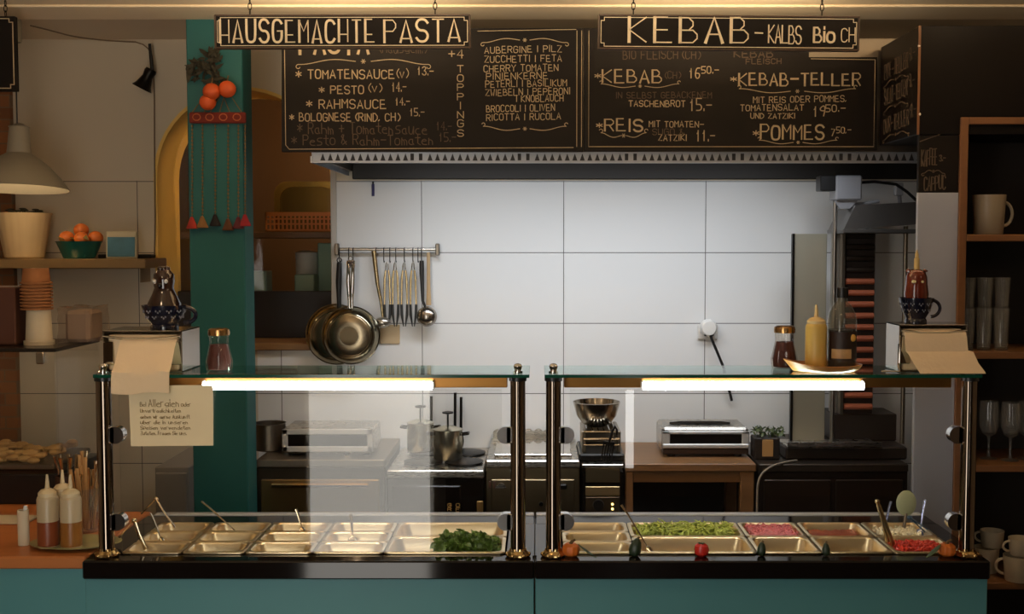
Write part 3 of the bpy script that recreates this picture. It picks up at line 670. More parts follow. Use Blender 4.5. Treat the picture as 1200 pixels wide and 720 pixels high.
# leaf-shaped dish with squeeze bottle and oil bottle
DZ = GZ+.0005; YD = 3.155
c0 = P(970, 430, YD)
n = 40; rings = []
b = bmesh.new()
def leaf_r(a):
    return .093+.03*max(0, math.cos(a-PI))**6
for rr, z in ((.55, .0), (.78, .002), (.93, .010), (1.0, .020), (.97, .021), (.9, .012), (.76, .005), (.5, .004)):
    rings.append([b.verts.new((leaf_r(2*PI*i/n)*rr*math.cos(2*PI*i/n), .085*rr*math.sin(2*PI*i/n), z+(.014*max(0, math.cos(2*PI*i/n-PI))**6 if rr > .8 else 0))) for i in range(n)])
for A, B in zip(rings, rings[1:]):
    for i in range(n): b.faces.new((A[i], A[(i+1) % n], B[(i+1) % n], B[i]))
b.faces.new(rings[0][::-1]); b.faces.new(rings[-1]); bmesh.ops.recalc_face_normals(b, faces=b.faces)
m = MB(); m._merge(b); tag(m.build('oval_dish', mat('dish_tan', (176, 118, 62), .35, var=.15, scale=8), loc=(c0.x, YD, DZ)), 'tan oval dish with a pointed lip under the two bottles', 'dish')
def squeeze(loc, r, H, lab, body, liquid=None, lvl=0, sq=1, group=None):
    t = thing('squeeze_bottle', lab, 'squeeze bottle', loc, 0, group)
    MB().lathe([(0, 0), (r*.94, 0), (r, .004), (r, H*.66), (r*.9, H*.70), (r*.72, H*.72), (0, H*.72)], seg=24).build('bottle', body, t)
    if liquid: MB().lathe([(0, .002), (r*.985, .003), (r*1.004, .006), (r*1.004, H*lvl), (0, H*lvl)], seg=24).build('sauce', liquid, t)
    capm = mat('cap_cream', (214, 190, 138), .45)
    MB().lathe([(0, H*.705), (r*.86, H*.705), (r*.86, H*.75), (r*.6, H*.79), (r*.22, H*.81), (r*.17, H*.9), (r*.1, H), (0, H)], seg=24).build('nozzle', capm if not liquid else mat('cap_pale', (206, 186, 146), .45), t)
    return t
squeeze((P(956, 420, YD).x, YD, DZ+.0055), 12.5/1350*YD, 76/1350*YD, 'yellow squeeze bottle standing in the tan dish', mat('mustard_plastic', (212, 176, 92), .4))
YB = YD+.01; L = P(986, 420, YB)
t = thing('oil_bottle', 'large clear oil bottle with black cap and label in the tan dish', 'bottle', (L.x, YB, DZ+.0065)); k = YB/1350
MB().lathe([(0, 0), (16*k, 0), (17*k, 3*k), (17*k, 55*k), (15.5*k, 65*k), (10*k, 75*k), (6*k, 79*k), (6*k, 84*k)], seg=32).build('glass_body', glass('oil_glass', (.80, .78, .70), 1.5, diffuse=.06), t)
MB().lathe([(0, 1*k), (15.6*k, 2*k), (16*k, 46*k), (0, 46*k)], seg=32).build('oil', mat('dark_oil', (30, 18, 10), .2), t)
lb = MB(); n = 18
lb.sheet([[(17.25*k*math.cos(a_), 17.25*k*math.sin(a_), z) for a_ in [R(200+140*i/n) for i in range(n+1)]] for z in (11*k, 44*k)], .0003); lab_o = lb.build('label', mat('label_dark', (44, 26, 18), .5, var=.4, scale=40), t)
lb = MB(); lb.sheet([[(17.5*k*math.cos(a_), 17.5*k*math.sin(a_), z) for a_ in [R(215+80*i/n) for i in range(n+1)]] for z in (13*k, 24*k)], .0003); lb.build('label_band', mat('label_cream', (186, 150, 100), .5, var=.3, scale=60), lab_o)
MB().sph((9*k, -14.6*k, 37*k), 4*k, (1, .5, 1.1), 14, 10).build('label_emblem', mat('label_gold', (204, 150, 60), .4), lab_o)
MB().lathe([(0, 83.5*k), (7*k, 83.5*k), (7.2*k, 85*k), (6.8*k, 95*k), (0, 95.5*k)], seg=24, flute=.02, nfl=12).build('cap', BLACKP, t)

# allergy notice hung on the front pane
YN = YP-.0045
n0, n1 = P(152, 452, YN), P(251, 523, YN)
t = thing('allergy_notice', 'cream paper allergy notice fixed to the left front pane', 'notice', ((n0.x+n1.x)/2, YN, n1.z)); wn, hn = n1.x-n0.x, n0.z-n1.z
g = [[(-wn/2+wn*i/10+.006*(j/6-.5)*(i/10-.5), -.0035-.010*max(0, (j/6))**3*(i/10)**2*.6, hn*j/6+.002*(i/10)) for i in range(11)] for j in range(7)]
MB().sheet(g, .0008).build('paper', PAPER, t)
m = MB(); INK = mat('printed_ink', (156, 126, 80), .9)
def nl(txt, fx0, fx1, fz, fh, wd=.0009): write(m, txt, -wn/2+fx0*wn, -wn/2+fx1*wn, fz*hn, (fz+fh)*hn, wd, jit=0, gap=.3)
nl('Bei', .13, .2, .66, .07); nl('Allergien', .23, .60, .655, .12, .0014); nl('oder', .62, .74, .66, .07)
nl('Unvertraglichkeiten', .13, .62, .56, .06); nl('geben wir gerne Auskunft', .13, .72, .46, .06); nl('uber die in unseren', .13, .70, .37, .06); nl('Speisen verwendeten', .13, .73, .28, .06); nl('Zutaten. Fragen Sie uns.', .13, .68, .19, .06)
m.build('printed_text', INK, t, loc=(0, -.0075, 0))

# ================================================================== SIGNS AND MENU BOARDS
def chain(mb, x, z0, z1, y=0):
    n = max(2, int((z1-z0)/.018)); st = (z1-z0)/n
    for i in range(n):
        c = Vector((x, y, z0+st*(i+.5))); r1 = st*.62; pts = []
        for k in range(12):
            a_ = k*2*PI/12; u = .0055*math.cos(a_); v = r1*math.sin(a_)
            pts.append(c+(Vector((u, 0, v)) if i % 2 else Vector((0, u, v))))
        mb.tube(pts, .0016, 6, closed=True)
YS = 3.60
def hsign(name, label, px0, px1, py0, py1, rot, chains):
    a, b = P(px0, py1, YS), P(px1, py0, YS); w_, h = b.x-a.x, b.z-a.z
    t = thing(name, label, 'sign', ((a.x+b.x)/2, YS, (a.z+b.z)/2), rot=(0, rot, 0))
    MB().box((0, 0, 0), (w_, .018, h), .002).build('board', BLACKB, t)
    m = MB(); e = .004
    for lo, hi in (((-w_/2, -.0125, h/2-e), (w_/2, .0095, h/2+.0015)), ((-w_/2, -.0125, -h/2-.0015), (w_/2, .0095, -h/2+e)), ((-w_/2-.0015, -.0125, -h/2), (-w_/2+e, .0095, h/2)), ((w_/2-e, -.0125, -h/2), (w_/2+.0015, .0095, h/2))): m.span(lo, hi, .001)
    m.build('frame', mat('sign_frame', (66, 48, 36), .4), t)
    m = MB(); outline(m, -w_/2+.008, w_/2-.008, -h/2+.008, h/2-.008, .002, -.0105, .01); m.build('border_line', CHALKG, t)
    for cp in chains:
        x = P(cp, py0, YS).x-(a.x+b.x)/2
        m = MB(); chain(m, x, h/2, 2.549-(a.z+b.z)/2); m.build('chain', BLACKM, t)
    return t, w_, h, (a.x+b.x)/2, (a.z+b.z)/2
t, w_, h, cx_, cz_ = hsign('hanging_sign', 'hanging black sign lettered HAUSGEMACHTE PASTA', 253, 551, 18, 57, R(-.1), (293, 510))
m = MB(); sx = lambda px: P(px, 38, YS).x-cx_; sz = lambda py: P(400, py, YS).z-cz_
Gs = dict(G)
G.update({'A': '00 26 40|01 41', 'H': '00 06|40 46|02 42', 'E': '06 00|06 36|02 32|00 40', 'S': G['S']})
write(m, 'HAUSGEMACHTE', sx(259), sx(439), sz(50), sz(24), .0034, 2.1, -.0115, gap=.5)
write(m, 'PASTA', sx(451), sx(539), sz(50), sz(24), .0034, 2.1, -.0115, gap=.42)
m.build('lettering', CHALKG, t)
G.clear(); G.update(Gs)
t, w_, h, cx_, cz_ = hsign('hanging_sign', 'hanging black sign lettered KEBAB KALBS Bio CH', 701, 1006, 19, 59, R(.45), (742, 963))
m = MB(); sx = lambda px: P(px, 38, YS).x-cx_; sz = lambda py: P(800, py, YS).z-cz_
write(m, 'KEBAB', sx(737), sx(876), sz(51), sz(22), .0040, 2.4, -.0115, gap=.5)
ribbon(m, [Vector((sx(884), sz(39))), Vector((sx(893), sz(39.3)))], .004, -.0115)
write(m, 'KALBS', sx(900), sx(938), sz(51), sz(30), .0034, 1.2, -.0115, gap=.25); write(m, 'Bio', sx(953), sx(977), sz(49), sz(32), .0052, 1.3, -.0115, gap=.3); write(m, 'CH', sx(985), sx(1001), sz(49), sz(33), .0030, 1, -.0115, gap=.3)
m.build('lettering', CHALKG, t)

YM = 4.06   # menu board plane
def board(name, label, pts):
    xs = [P(x, y, YM) for x, y in pts]
    t = thing(name, label, 'menu board', (0, YM, 0)); MB().prism([(v.x, v.z) for v in xs], .02).build('panel', BLACKB, t); return t
def X_(px, y=100): return P(px, y, YM).x
def Z_(py): return P(640, py, YM).z
t = board('menu_board', 'black chalk menu board listing pasta sauces and toppings', [(330, 178), (683.5, 178), (683.5, 33), (330, 33)])
m = MB(); md = MB()
def L(s, x0, x1, y0, y1, wd=.0036, first=1.0, sl=0.0, gap=.4, mb=None): write(mb or m, s, X_(x0), X_(x1), Z_(y1), Z_(y0), wd, first, -.0012, sl, .05, gap)
L('PASTA', 352, 432, 40, 63, .005, 2.0); L('(hausgem.)', 446, 502, 48, 62, .002, mb=md)
flourish(m, X_(350), X_(502), Z_(72), .011, .0025, -.0012)
L('* TOMATENSAUCE', 347, 462, 82, 92); L('(v)', 466, 480, 80, 91, .0025); L('13.-', 489, 508, 78, 88, .003)
L('* PESTO', 374, 426, 101, 110); L('(v)', 433, 449, 98, 108, .0025); L('14.-', 459, 476, 96, 107, .003)
L('* RAHMSAUCE', 359, 452, 117, 127); L('14.-', 463, 480, 114, 123, .003)
L('* BOLOGNESE (RIND, CH)', 339, 470, 133, 142, .0032); L('15.-', 480, 497, 127, 136, .003)
L('* Rahm + Tomatensauce', 348, 500, 144, 157, .003, mb=md); L('14.-', 511, 529, 143, 153, .003, mb=md)
L('* Pesto & Rahm-Tomaten', 341, 508, 158, 170, .003, mb=md); L('15.-', 514, 534, 156, 166, .003, mb=md)
L('+4', 526, 543, 58, 68, .0034)
for i, c in enumerate('TOPPINGS'): L(c, 536, 543, 77+i*10.7, 85+i*10.7, .0028)
flourish(m, X_(566), X_(664), Z_(47), .009, .0024, -.0012); flourish(m, X_(566), X_(664), Z_(151), -.009, .0024, -.0012)
for s, x0, x1, yy in (('AUBERGINE | PILZ', 568, 658, 55), ('ZUCCHETTI | FETA', 568, 658, 66), ('CHERRY TOMATEN', 567, 654, 77), ('PINIENKERNE', 570, 642, 86), ('PETERLI | BASILIKUM', 569, 664, 95), ('ZWIEBELN | PEPERONI', 569, 668, 105), ('| KNOBLAUCH', 605, 660, 112), ('BROCCOLI | OLIVEN', 570, 650, 124), ('RICOTTA | RUCOLA', 570, 657, 134)):
    L(s, x0, x1, yy, yy+7.5, .0025, 1, .02)
for pts in ([(334, 36), (334, 170), (338, 175), (672, 173)], [(560, 36.5), (675, 34.5)], [(676, 36), (676, 172)], [(681.5, 36), (681.5, 172)]):
    ribbon(m, [Vector((X_(x), Z_(y))) for x, y in pts], .0022, -.0012)
m.build('chalk_lettering', CHALK, t); md.build('smudged_lettering', CHALKD, t)
t = board('menu_board', 'black chalk menu board listing kebab, rice, plate and chips', [(684.5, 177.5), (1028, 176), (1028, 67), (948, 67), (948, 34), (684.5, 33)])
m = MB(); md = MB()
L('BIO FLEISCH (CH)', 730, 822, 59, 69, .0028, mb=md); L('KEBAB', 860, 905, 58, 67, .004, mb=md); L('FLEISCH', 874, 915, 69, 75, .003, mb=md)
L('*', 697, 704, 85, 93, .003); L('KEBAB', 706, 775, 82, 97, .004, 1.6); L('(CH)', 780, 799, 84, 92, .002, mb=md); L('16', 807, 820, 80, 92, .0036); L('50.-', 822, 842, 78, 86, .003)
flourish(m, X_(704), X_(796), Z_(101), -.008, .0022, -.0012)
L('IN SELBST GEBACKENEM', 722, 834, 108, 115, .0022, mb=md); L('TASCHENBROT', 737, 803, 118, 125, .0028); L('15.-', 808, 834, 116, 130, .0036)
L('*', 699, 706, 143, 151, .003); L('REIS', 709, 753, 140, 154, .004, 1.6); L('MIT TOMATEN-', 761, 825, 142, 149, .0025); L('SUGO &', 765, 802, 151, 158, .0024, mb=md); L('ZATZIKI', 772, 805, 158, 165, .0026); L('11.-', 816, 838, 152, 165, .0036)
flourish(m, X_(704), X_(758), Z_(159), -.010, .0022, -.0012)
L('*', 856, 863, 89, 97, .003); L('KEBAB-TELLER', 866, 1008, 86, 100, .0042, 1.6)
flourish(m, X_(866), X_(1003), Z_(107), -.009, .0024, -.0012)
L('MIT REIS ODER POMMES,', 883, 992, 114, 121, .0024, 1, .02); L('TOMATENSALAT', 868, 942, 123, 130, .0026, 1, .01); L('UND ZATZIKI', 880, 932, 133, 139, .0026); L('19', 953, 967, 124, 136, .0036); L('50.-', 968, 991, 123, 131, .003)
L('*', 883, 890, 151, 160, .003); L('POMMES', 892, 966, 147, 163, .004, 1.6); L('7', 975, 979, 151, 159, .003); L('50,-', 981, 998, 149, 156, .0026)
flourish(m, X_(890), X_(982), Z_(167), -.008, .0022, -.0012)
for pts in ([(690, 36), (690, 172), (1025, 172), (1025, 70), (950, 69)],):
    ribbon(m, [Vector((X_(x), Z_(y))) for x, y in pts], .0022, -.0012)
m.build('chalk_lettering', CHALK, t); md.build('smudged_lettering', CHALKD, t)

# left-edge framed board
YL = 3.9
a, b = P(-50, 107, YL), P(17.5, 19, YL)
t = thing('menu_board', 'black board with a white border line hanging at the far left', 'menu board', (0, YL, 0))
MB().span((a.x, 0, a.z), (b.x, .02, b.z), .002).build('panel', BLACKB, t)
m = MB(); outline(m, a.x+.01, b.x-.008, a.z+.01, b.z-.008, .003, -.0012, .012); m.build('border_line', CHALK, t)
m = MB(); chain(m, P(5, 19, YL).x, b.z, 2.547, .01); m.build('chain', BLACKM, t)

# ================================================================== EXTRACTOR HOOD
HX0, HX1 = P(365, 183, YM+.02).x, 1.20
HX1 = 1.75
HZ = P(640, 190, YM+.03).z; HZ1 = P(640, 178.3, YM+.03).z
t = thing('extractor_hood', 'steel extractor hood above the kitchen wall, behind the menu boards', 'hood', (0, 0, 0))
m = MB(); m.span((HX0, YM+.022, HZ1), (HX1, YM+.05, 2.43)); m.span((HX0, YM+.05, HZ+.015), (HX0+.02, YW-.002, 2.43)); m.span((HX1-.02, YM+.05, HZ+.015), (HX1, YW-.002, 2.43)); m.span((HX0, YM+.022, 2.43), (HX1, YW-.002, 2.45))
m.build('casing', DSTEEL, t)
GR = mat('hood_lip', (164, 168, 176), .4, .6)
m = MB(); m.span((HX0, YM+.026, HZ), (HX1, YM+.034, HZ1)); m.span((HX0, YM+.021, HZ-.003), (HX1, YM+.05, HZ+.003)); m.span((HX0, YM+.0215, HZ1-.006), (HX1, YM+.026, HZ1-.001)); m.span((HX0-.004, YM+.02, HZ-.003), (HX0+.004, YW-.002, HZ+.02)); lip = m.build('front_lip', GR, t)
m = MB(); x = HX0+.03; i = 0
while x < HX1-.04:
    zz = (HZ+HZ1)/2
    if i % 14 in (12, 13): m.span((x, YM+.0235, zz-.012), (x+.012, YM+.0262, zz+.012)); x += .03
    else: m.prism([(x, zz-.013), (x+.018, zz-.013), (x+.009, zz+.012)], .0028, Matrix.Translation((0, YM+.0232, 0))); x += .0265
    i += 1
m.build('cutouts', mat('cutout_dark', (36, 36, 40), .6), lip)
m = MB()
for k in range(7):
    xa = HX0+.04+k*(HX1-HX0-.08)/7; m.span((xa+.004, YM+.20, HZ+.16), (xa+(HX1-HX0-.08)/7-.004, YW-.05, HZ+.17))
    for j in range(9): m.span((xa+.014+j*.028, YM+.21, HZ+.155), (xa+.022+j*.028, YW-.06, HZ+.16))
m.build('grease_filter', DSTEEL, t)
MB().span((HX0+.02, YW-.02, HZ-.018), (HX1-.02, YW-.002, HZ+.15), .003).build('rear_gutter', mat('gutter_shade', (52, 48, 44), .5, .5), t)  # gutter coloured dark to paint in the shade under the hood
t = thing('pen', 'small dark blue pen hanging on the tiles by the hood corner', 'pen', (P(437, 222, YW-.01).x, YW-.006, P(437, 230, YW).z))
MB().cyl((0, 0, 0), (0, 0, .05), .006, 10).build('barrel', mat('pen_blue', (46, 40, 96), .4), t); MB().cyl((0, 0, .05), (0, 0, .062), .004, 10).build('cap', BLACKP, t)

# ================================================================== RIGHT: BLACK CABINET, PARTITION, SHELF
YC = 3.65
a, b = P(1075, 139, YC), P(1330, 30, YC)
t = thing('wall_cupboard', 'large black cupboard at the upper right with chalk prices on its side', 'cupboard', (0, YC, 0))
MB().span((a.x, 0, P(1075, 158, YC).z), (b.x, .40, b.z), .002).build('body', mat('black_lacquer', (15, 11, 10), .5, var=.1, scale=4, spec=.15), t)
m = MB(); MS = Matrix(((0, 1, 0, a.x-.0002), (-1, 0, 0, .40), (0, 0, 1, 0), (0, 0, 0, 1)))   # writing plane on the left side
def SD(px, py):   # depth from pixel on the side plane -> local u
    Y = a.x*F*1.0/((px-CX)); v = P(px, py, Y); return v
for (px0, py0, px1, py1, s) in ((1033, 92, 1060, 72, 'PIDE-TELLER'), (1033, 122, 1060, 102, 'SALAT-TELLER'), (1033, 155, 1062, 140, 'DUR-TELLER')):
    A, B = SD(px0, py0), SD(px1, py1); u0, u1 = YC+.40-A.y, YC+.40-B.y
    write(m, s, u0, u1, A.z-.005, A.z+.045, .004, 1.3, -.0014, (B.z-A.z)/(u1-u0)*.3, .05, .3); write(m, '9.-', u1+.01, u1+.07, A.z+.02, A.z+.06, .003, 1, -.0014, 0, .05, .3)
    flourish(m, u0, u1, A.z-.02, .008, .003, -.0014)
bmesh.ops.transform(m.bm, matrix=MS, verts=m.bm.verts); m.build('chalk_lettering', CHALKD, t)
m = MB()
for py in (54, 134): v = P(1078, py, YC); m.sph((v.x-.002, -.001, v.z), .005, (1, .5, 1), 10, 6)
m.build('screw_cap', WHITEP, t)
MB().span((a.x-.001, -.003, P(1075, 158, YC).z), (a.x+.006, .0, b.z)).build('edge_strip', WOODS, t)
# partition panel between kitchen and shelf
pa, pb = P(1075, 300, YC), P(1124, 300, YC)
zt = P(1100, 158.5, YC).z
t = thing('partition_panel', 'grey panel between the kebab grill and the wooden shelf with a black chalk top', 'panel', (0, YC, 0))
MB().span((pa.x, .002, .0), (pb.x, .022, zt-.18), .002).build('grey_board', mat('panel_grey', (158, 163, 178), .3, var=.05, scale=4), t)
MB().span((pa.x, .002, zt-.1795), (pb.x, .022, zt), .002).build('black_board', BLACKB, t)
m = MB()
for s, x0, x1, y0, y1 in (('KAFFEE', 1080, 1098, 176, 195), ('3.-', 1101, 1108, 182, 189), ('CAPPUC', 1083, 1108, 208, 224)):
    write(m, s, P(x0, y1, YC).x, P(x1, y1, YC).x, P(x0, y1, YC).z, P(x0, y0, YC).z, .003, 1.2, .0004, .12, .05, .3)
ribbon(m, [P(1078, 166, YC).xz, P(1117, 152, YC).xz], .003, .0004); flourish(m, P(1082, 200, YC).x, P(1106, 200, YC).x, P(1090, 201, YC).z, .006, .0025, .0004)  # the slanting stroke paints in a reflection edge; the rest is chalk
m.build('chalk_lettering', CHALKD, t)
# wooden shelf
sa = P(1125, 142, YC); SX1 = sa.x+1.0; T = .025
ZS = [P(1150, y, YC).z for y in (142, 279, 416.5, 549, 686.5)]
t = thing('shelf_unit', 'wooden open shelf with cups and glasses at the right edge', 'shelf', (sa.x, YC-.01, 0))
for z in ZS: MB().span((T, 0, z-.011), (1.0, .30, z+.011), .002).build('shelf_board', WOODS, t)
MB().span((0, 0, 0), (T, .30, ZS[0]+.011), .002).build('side_board', WOODS, t)
MB().span((.98+.02, 0, 0), (1.0+T, .30, ZS[0]+.011), .002).build('side_board', WOODS, t)
MB().span((0, .30, 0), (1.0+T, .31, ZS[0]+.011)).build('back_panel', mat('shelf_back', (24, 17, 13), .7), t)
YG = YC+.10
MUGM = mat('mug_grey', (150, 138, 118), .35); CUPW = mat('cup_white', (204, 190, 164), .3)
def mug(loc, r, h, m_, lab, rz=0, group=None, nm='mug'):
    t = thing(nm, lab, 'cup', loc, rz, group)
    MB().lathe([(0, 0), (r*.82, 0), (r*.86, .003), (r*.94, h*.6), (r, h), (r*.94, h), (r*.86, h*.5), (r*.76, .006), (0, .006)], seg=32).build('body', m_, t)
    MB().tube([(r*.9+r*.55*math.sin(i*PI/10), 0, h*(.52+.3*math.cos(i*PI/10))) for i in range(11)], r*.1, 8).build('handle', m_, t)
    return t
k = YG/1350; zb = ZS[1]+.0115
mug((P(1158, 276, YG).x, YG, zb), 19*k, 46*k, MUGM, 'grey glazed mug alone on the upper shelf board', 0)
def tumbler(r, h, lab):
    t = MB().lathe([(0, 0), (r*.78, 0), (r*.8, .002), (r, h), (r*.965, h), (r*.77, .008), (0, .008)], seg=24).build('tumbler', DGLASS); tag(t, lab, 'glass', 'tumblers on the shelf'); return t
tz = ZS[2]+.0115; r = .026; cnt = 0
first = tumbler(r, .135, '')
places = ['nearest the wooden side', 'second from the wooden side', 'third from the wooden side']
for lay in range(2):
    for i in range(3):
        o = first if cnt == 0 else first.copy()
        if cnt: COL.objects.link(o)
        cnt += 1
        o.location = (sa.x+.025+.032+i*.056, YC+.06, tz+.136*lay if lay == 0 else tz+.1365)
        o.scale = (1, 1, 1 if lay == 0 else .72)
        o['label'] = ('tall tumbler standing on the middle shelf board, ' if lay == 0 else 'shorter tumbler stacked on a tall one, ')+places[i]
for i in range(3):   # second row behind
    o = first.copy(); COL.objects.link(o); o.location = (sa.x+.025+.058+i*.056, YC+.13, tz); o['label'] = 'tumbler in the back row of the middle shelf, '+places[i]
gz = ZS[3]+.0115
def goblet(lab):
    t = thing('stem_glass', lab, 'glass', (0, 0, 0), 0, 'stem glasses on the shelf')
    MB().lathe([(.006, .075), (.022, .085), (.032, .11), (.033, .15), (.029, .19), (.0275, .19), (.031, .15), (.03, .112), (.02, .09), (0, .085)], seg=24).build('bowl', DGLASS, t)
    MB().lathe([(0, 0), (.028, 0), (.028, .002), (.006, .008), (.004, .03), (.0045, .07), (.006, .075), (0, .078)], seg=20).build('stem', DGLASS, t); return t
g0 = goblet('stem glass nearest the wooden side on the lower shelf board')
g0.location = (P(1159, 500, YG).x, YG, gz)
dup(g0, (P(1180, 500, YG).x, YG-.03, gz), label='stem glass second from the wooden side on the lower shelf board')
dup(g0, (P(1203, 500, YG).x, YG, gz), label='stem glass at the picture edge on the lower shelf board')
cz = ZS[4]+.0115; Yc = YC+.05; k = Yc/1350
mug((P(1165, 680, Yc).x, Yc+.07, cz), 15*k, 30*k, CUPW, 'white cup at the left of the pile on the bottom shelf', PI, 'white cups on the bottom shelf', 'cup')
mug((P(1188, 680, Yc).x, Yc-.03, cz), 17*k, 30*k, CUPW, 'white cup in front at the right of the pile on the bottom shelf', PI*.9, 'white cups on the bottom shelf', 'cup')
mug((P(1172, 660, Yc).x, Yc+.07, cz+30*k+.001), 14*k, 20*k, CUPW, 'white cup stacked on top of the left cup on the bottom shelf', PI*.8, 'white cups on the bottom shelf', 'cup')
mug((P(1192, 660, Yc).x, Yc-.03, cz+30*k+.001), 15*k, 20*k, CUPW, 'white cup stacked on top of the front cup on the bottom shelf', PI, 'white cups on the bottom shelf', 'cup')

# ================================================================== KITCHEN BACK LINE
def unit(name, label, cat, px0, px1, ztop, yf, mat_, body=True):
    a, b = P(px0, 580, yf).x, P(px1, 580, yf).x
    t = thing(name, label, cat, ((a+b)/2, yf, 0)); hw = (b-a)/2-.002
    m = MB(); m.span((-hw, 0, .10), (hw, YW-yf-.004, ztop-.03), .003); m.build('body', mat_, t)
    m = MB()
    for sx_ in (-1, 1):
        for yy in (.05, YW-yf-.06): m.cyl((sx_*(hw-.05), yy, 0), (sx_*(hw-.05), yy, .10), .02, 12)
    m.build('feet', BLACKP, t)
    return t, hw
YK = 4.38; KD = YW-YK-.004
DOV = mat('oven_black', (26, 22, 19), .25, .3)
# A: dark shelf unit
zA = .905
t, hw = unit('undercounter_cooler', 'dark steel undercounter unit behind the left pans', 'kitchen unit', 300, 452, zA, YK, mat('dark_steel', (72, 66, 56), .35, .8))
MB().span((-hw, -.006, zA-.03), (hw, KD, zA), .003).build('worktop', DSTEEL, t)
for z0, z1 in ((.66, .83), (.44, .63)): MB().span((-hw+.02, -.014, z0), (hw-.02, -.0005, z1), .004).build('drawer', mat('drawer_bronze', (150, 124, 82), .3, .9), t)
for z in (.80, .60): MB().span((-hw+.06, -.032, z), (hw-.06, -.015, z+.018), .005).build('handle', BRASS, t)
a_, b_ = P(181, 548, 4.42), P(221, 548, 4.42)
t = thing('storage_cabinet', 'pale grey low cabinet left of the teal pillar', 'cabinet', (a_.x, 4.42, 0))
MB().span((0, .004, .05), (b_.x-a_.x, .43, a_.z), .004).build('body', mat('pale_grey_paint', (140, 132, 122), .5), t); MB().span((.006, -.012, .06), (b_.x-a_.x-.006, .003, a_.z-.02), .003).build('door', mat('pale_grey_paint', ()), t); MB().span((.03, .03, 0), (b_.x-a_.x-.03, .40, .05)).build('plinth', BLACKP, t)
# warming cabinet on it
YA = 4.45; a, b = P(331, 530, YA), P(437, 503, YA)
t = thing('warming_oven', 'silver countertop oven with a dark window behind the left glass', 'oven', ((a.x+b.x)/2, YA, zA+.0005)); hw = (b.x-a.x)/2; hh = b.z-zA-.0005
z_ = a.z-zA
m = MB()
for sx_ in (-1, 1): m.cyl((sx_*(hw-.03), .04, 0), (sx_*(hw-.03), .04, z_*.5), .015, 12); m.cyl((sx_*(hw-.03), .18, 0), (sx_*(hw-.03), .18, z_*.5), .015, 12)
m.build('feet', BLACKP, t)
MB().span((-hw, .008, z_*.5), (hw, .22, hh), .006).build('housing', STEEL, t)
m = MB(); fr = .022
m.span((-hw, -.006, z_), (hw, .008, z_+fr), .003); m.span((-hw, -.006, hh-fr), (hw, .008, hh), .003); m.span((-hw, -.006, z_), (-hw+fr, .008, hh), .003); m.span((hw-fr, -.006, z_), (hw, .008, hh), .003); m.build('window_frame', mat('silver_paint', (196, 194, 190), .4, .4), t)
MB().span((-hw+fr, -.001, z_+fr), (hw-fr, .007, hh-fr)).build('window_glass', mat('dark_window', (20, 18, 18), .08), t)
MB().cyl((hw*.45, -.03, z_*.7), (hw*.45, .01, z_*.7), .012, 16).build('knob', CHROME, t)
t = thing('stockpot', 'dark steel pot at the left of the silver countertop oven', 'pot', (P(316, 520, 4.6).x, 4.6, zA+.0005))
MB().lathe([(0, 0), (.06, 0), (.064, .004), (.064, .105), (.067, .108), (.062, .108), (.06, .01), (0, .008)], seg=32).build('body', DSTEEL, t)
for s in (-1, 1): MB().tube([(s*.062, -.02, .085), (s*.085, -.018, .088), (s*.085, .018, .088), (s*.062, .02, .085)], .004, 8).build('handle', DSTEEL, t)
# B: black oven with hob and pots
zB = P(540, 551, YK).z
t, hw = unit('oven', 'black oven with a steel hob behind the middle of the left counter', 'oven', 453, 568, zB, YK, DOV)
MB().span((-hw, -.012, zB-.03), (hw, KD, zB), .004).build('hob_top', STEEL, t)
MB().span((-hw+.02, -.012, .25), (hw-.09, -.0005, zB-.06), .004).build('door', mat('oven_glass', (22, 18, 16), .08), t)
MB().span((hw-.028, -.01, .2), (hw-.004, -.0005, zB-.12), .002).build('side_trim', mat('oven_trim', (150, 118, 70), .4, .6), t)
m = MB()
c_ = P(527, 590, YK).x-t.location.x
for k, s in enumerate(('GRILL', 'OFEN')):
    for i, c in enumerate(s+s): write(m, c, c_+k*.032-.007, c_+k*.032+.007, zB-.14-i*.016, zB-.128-i*.016, .0028, 1, -.0135, jit=0)
m.build('panel_marking', mat('oven_print', (176, 140, 80), .6), t)
m = MB()
for dx in (-.06, .1): 
    for yy in (.14, .34): m.lathe([(0, .002), (.075, .002), (.078, .008), (.06, .012), (0, .012)], (dx, yy, zB), 28)
m.build('burner', BLACKM, t)
tx = t.location.x
def pot(px, Y, r, h, lab, lid=True):
    t = thing('cooking_pot', lab, 'pot', (P(px, 540, Y).x, Y, zB+.0125), 0, 'steel pots on the hob')
    MB().lathe([(0, 0), (r*.96, 0), (r, .005), (r, h), (r*1.04, h+.002), (r*.95, h+.001), (r*.94, .01), (0, .008)], seg=36).build('body', mat('pot_steel', (206, 200, 180), .25, 1), t)
    m = MB()
    for s in (-1, 1): m.tube([(s*r*.98, -.022, h*.85), (s*(r+.025), -.02, h*.88), (s*(r+.025), .02, h*.88), (s*r*.98, .022, h*.85)], .004, 8)
    m.build('handle', BLACKM, t)
    if lid:
        MB().lathe([(0, h+.018), (r*.5, h+.014), (r*1.03, h+.003), (r*1.03, h+.0025), (0, h+.0025)], seg=32).build('lid', mat('pot_steel', ()), t)
        MB().lathe([(0, h+.016), (.004, h+.016), (.004, h+.062), (.022, h+.066), (.022, h+.072), (0, h+.076)], seg=18).build('lid_knob', BLACKP, t)
pot(525, 4.55, .058, .115, 'steel pot with a tall black lid knob on the hob, right of its twin'); pot(493, 4.72, .055, .115, 'steel pot with a black lid knob behind the white reflection')
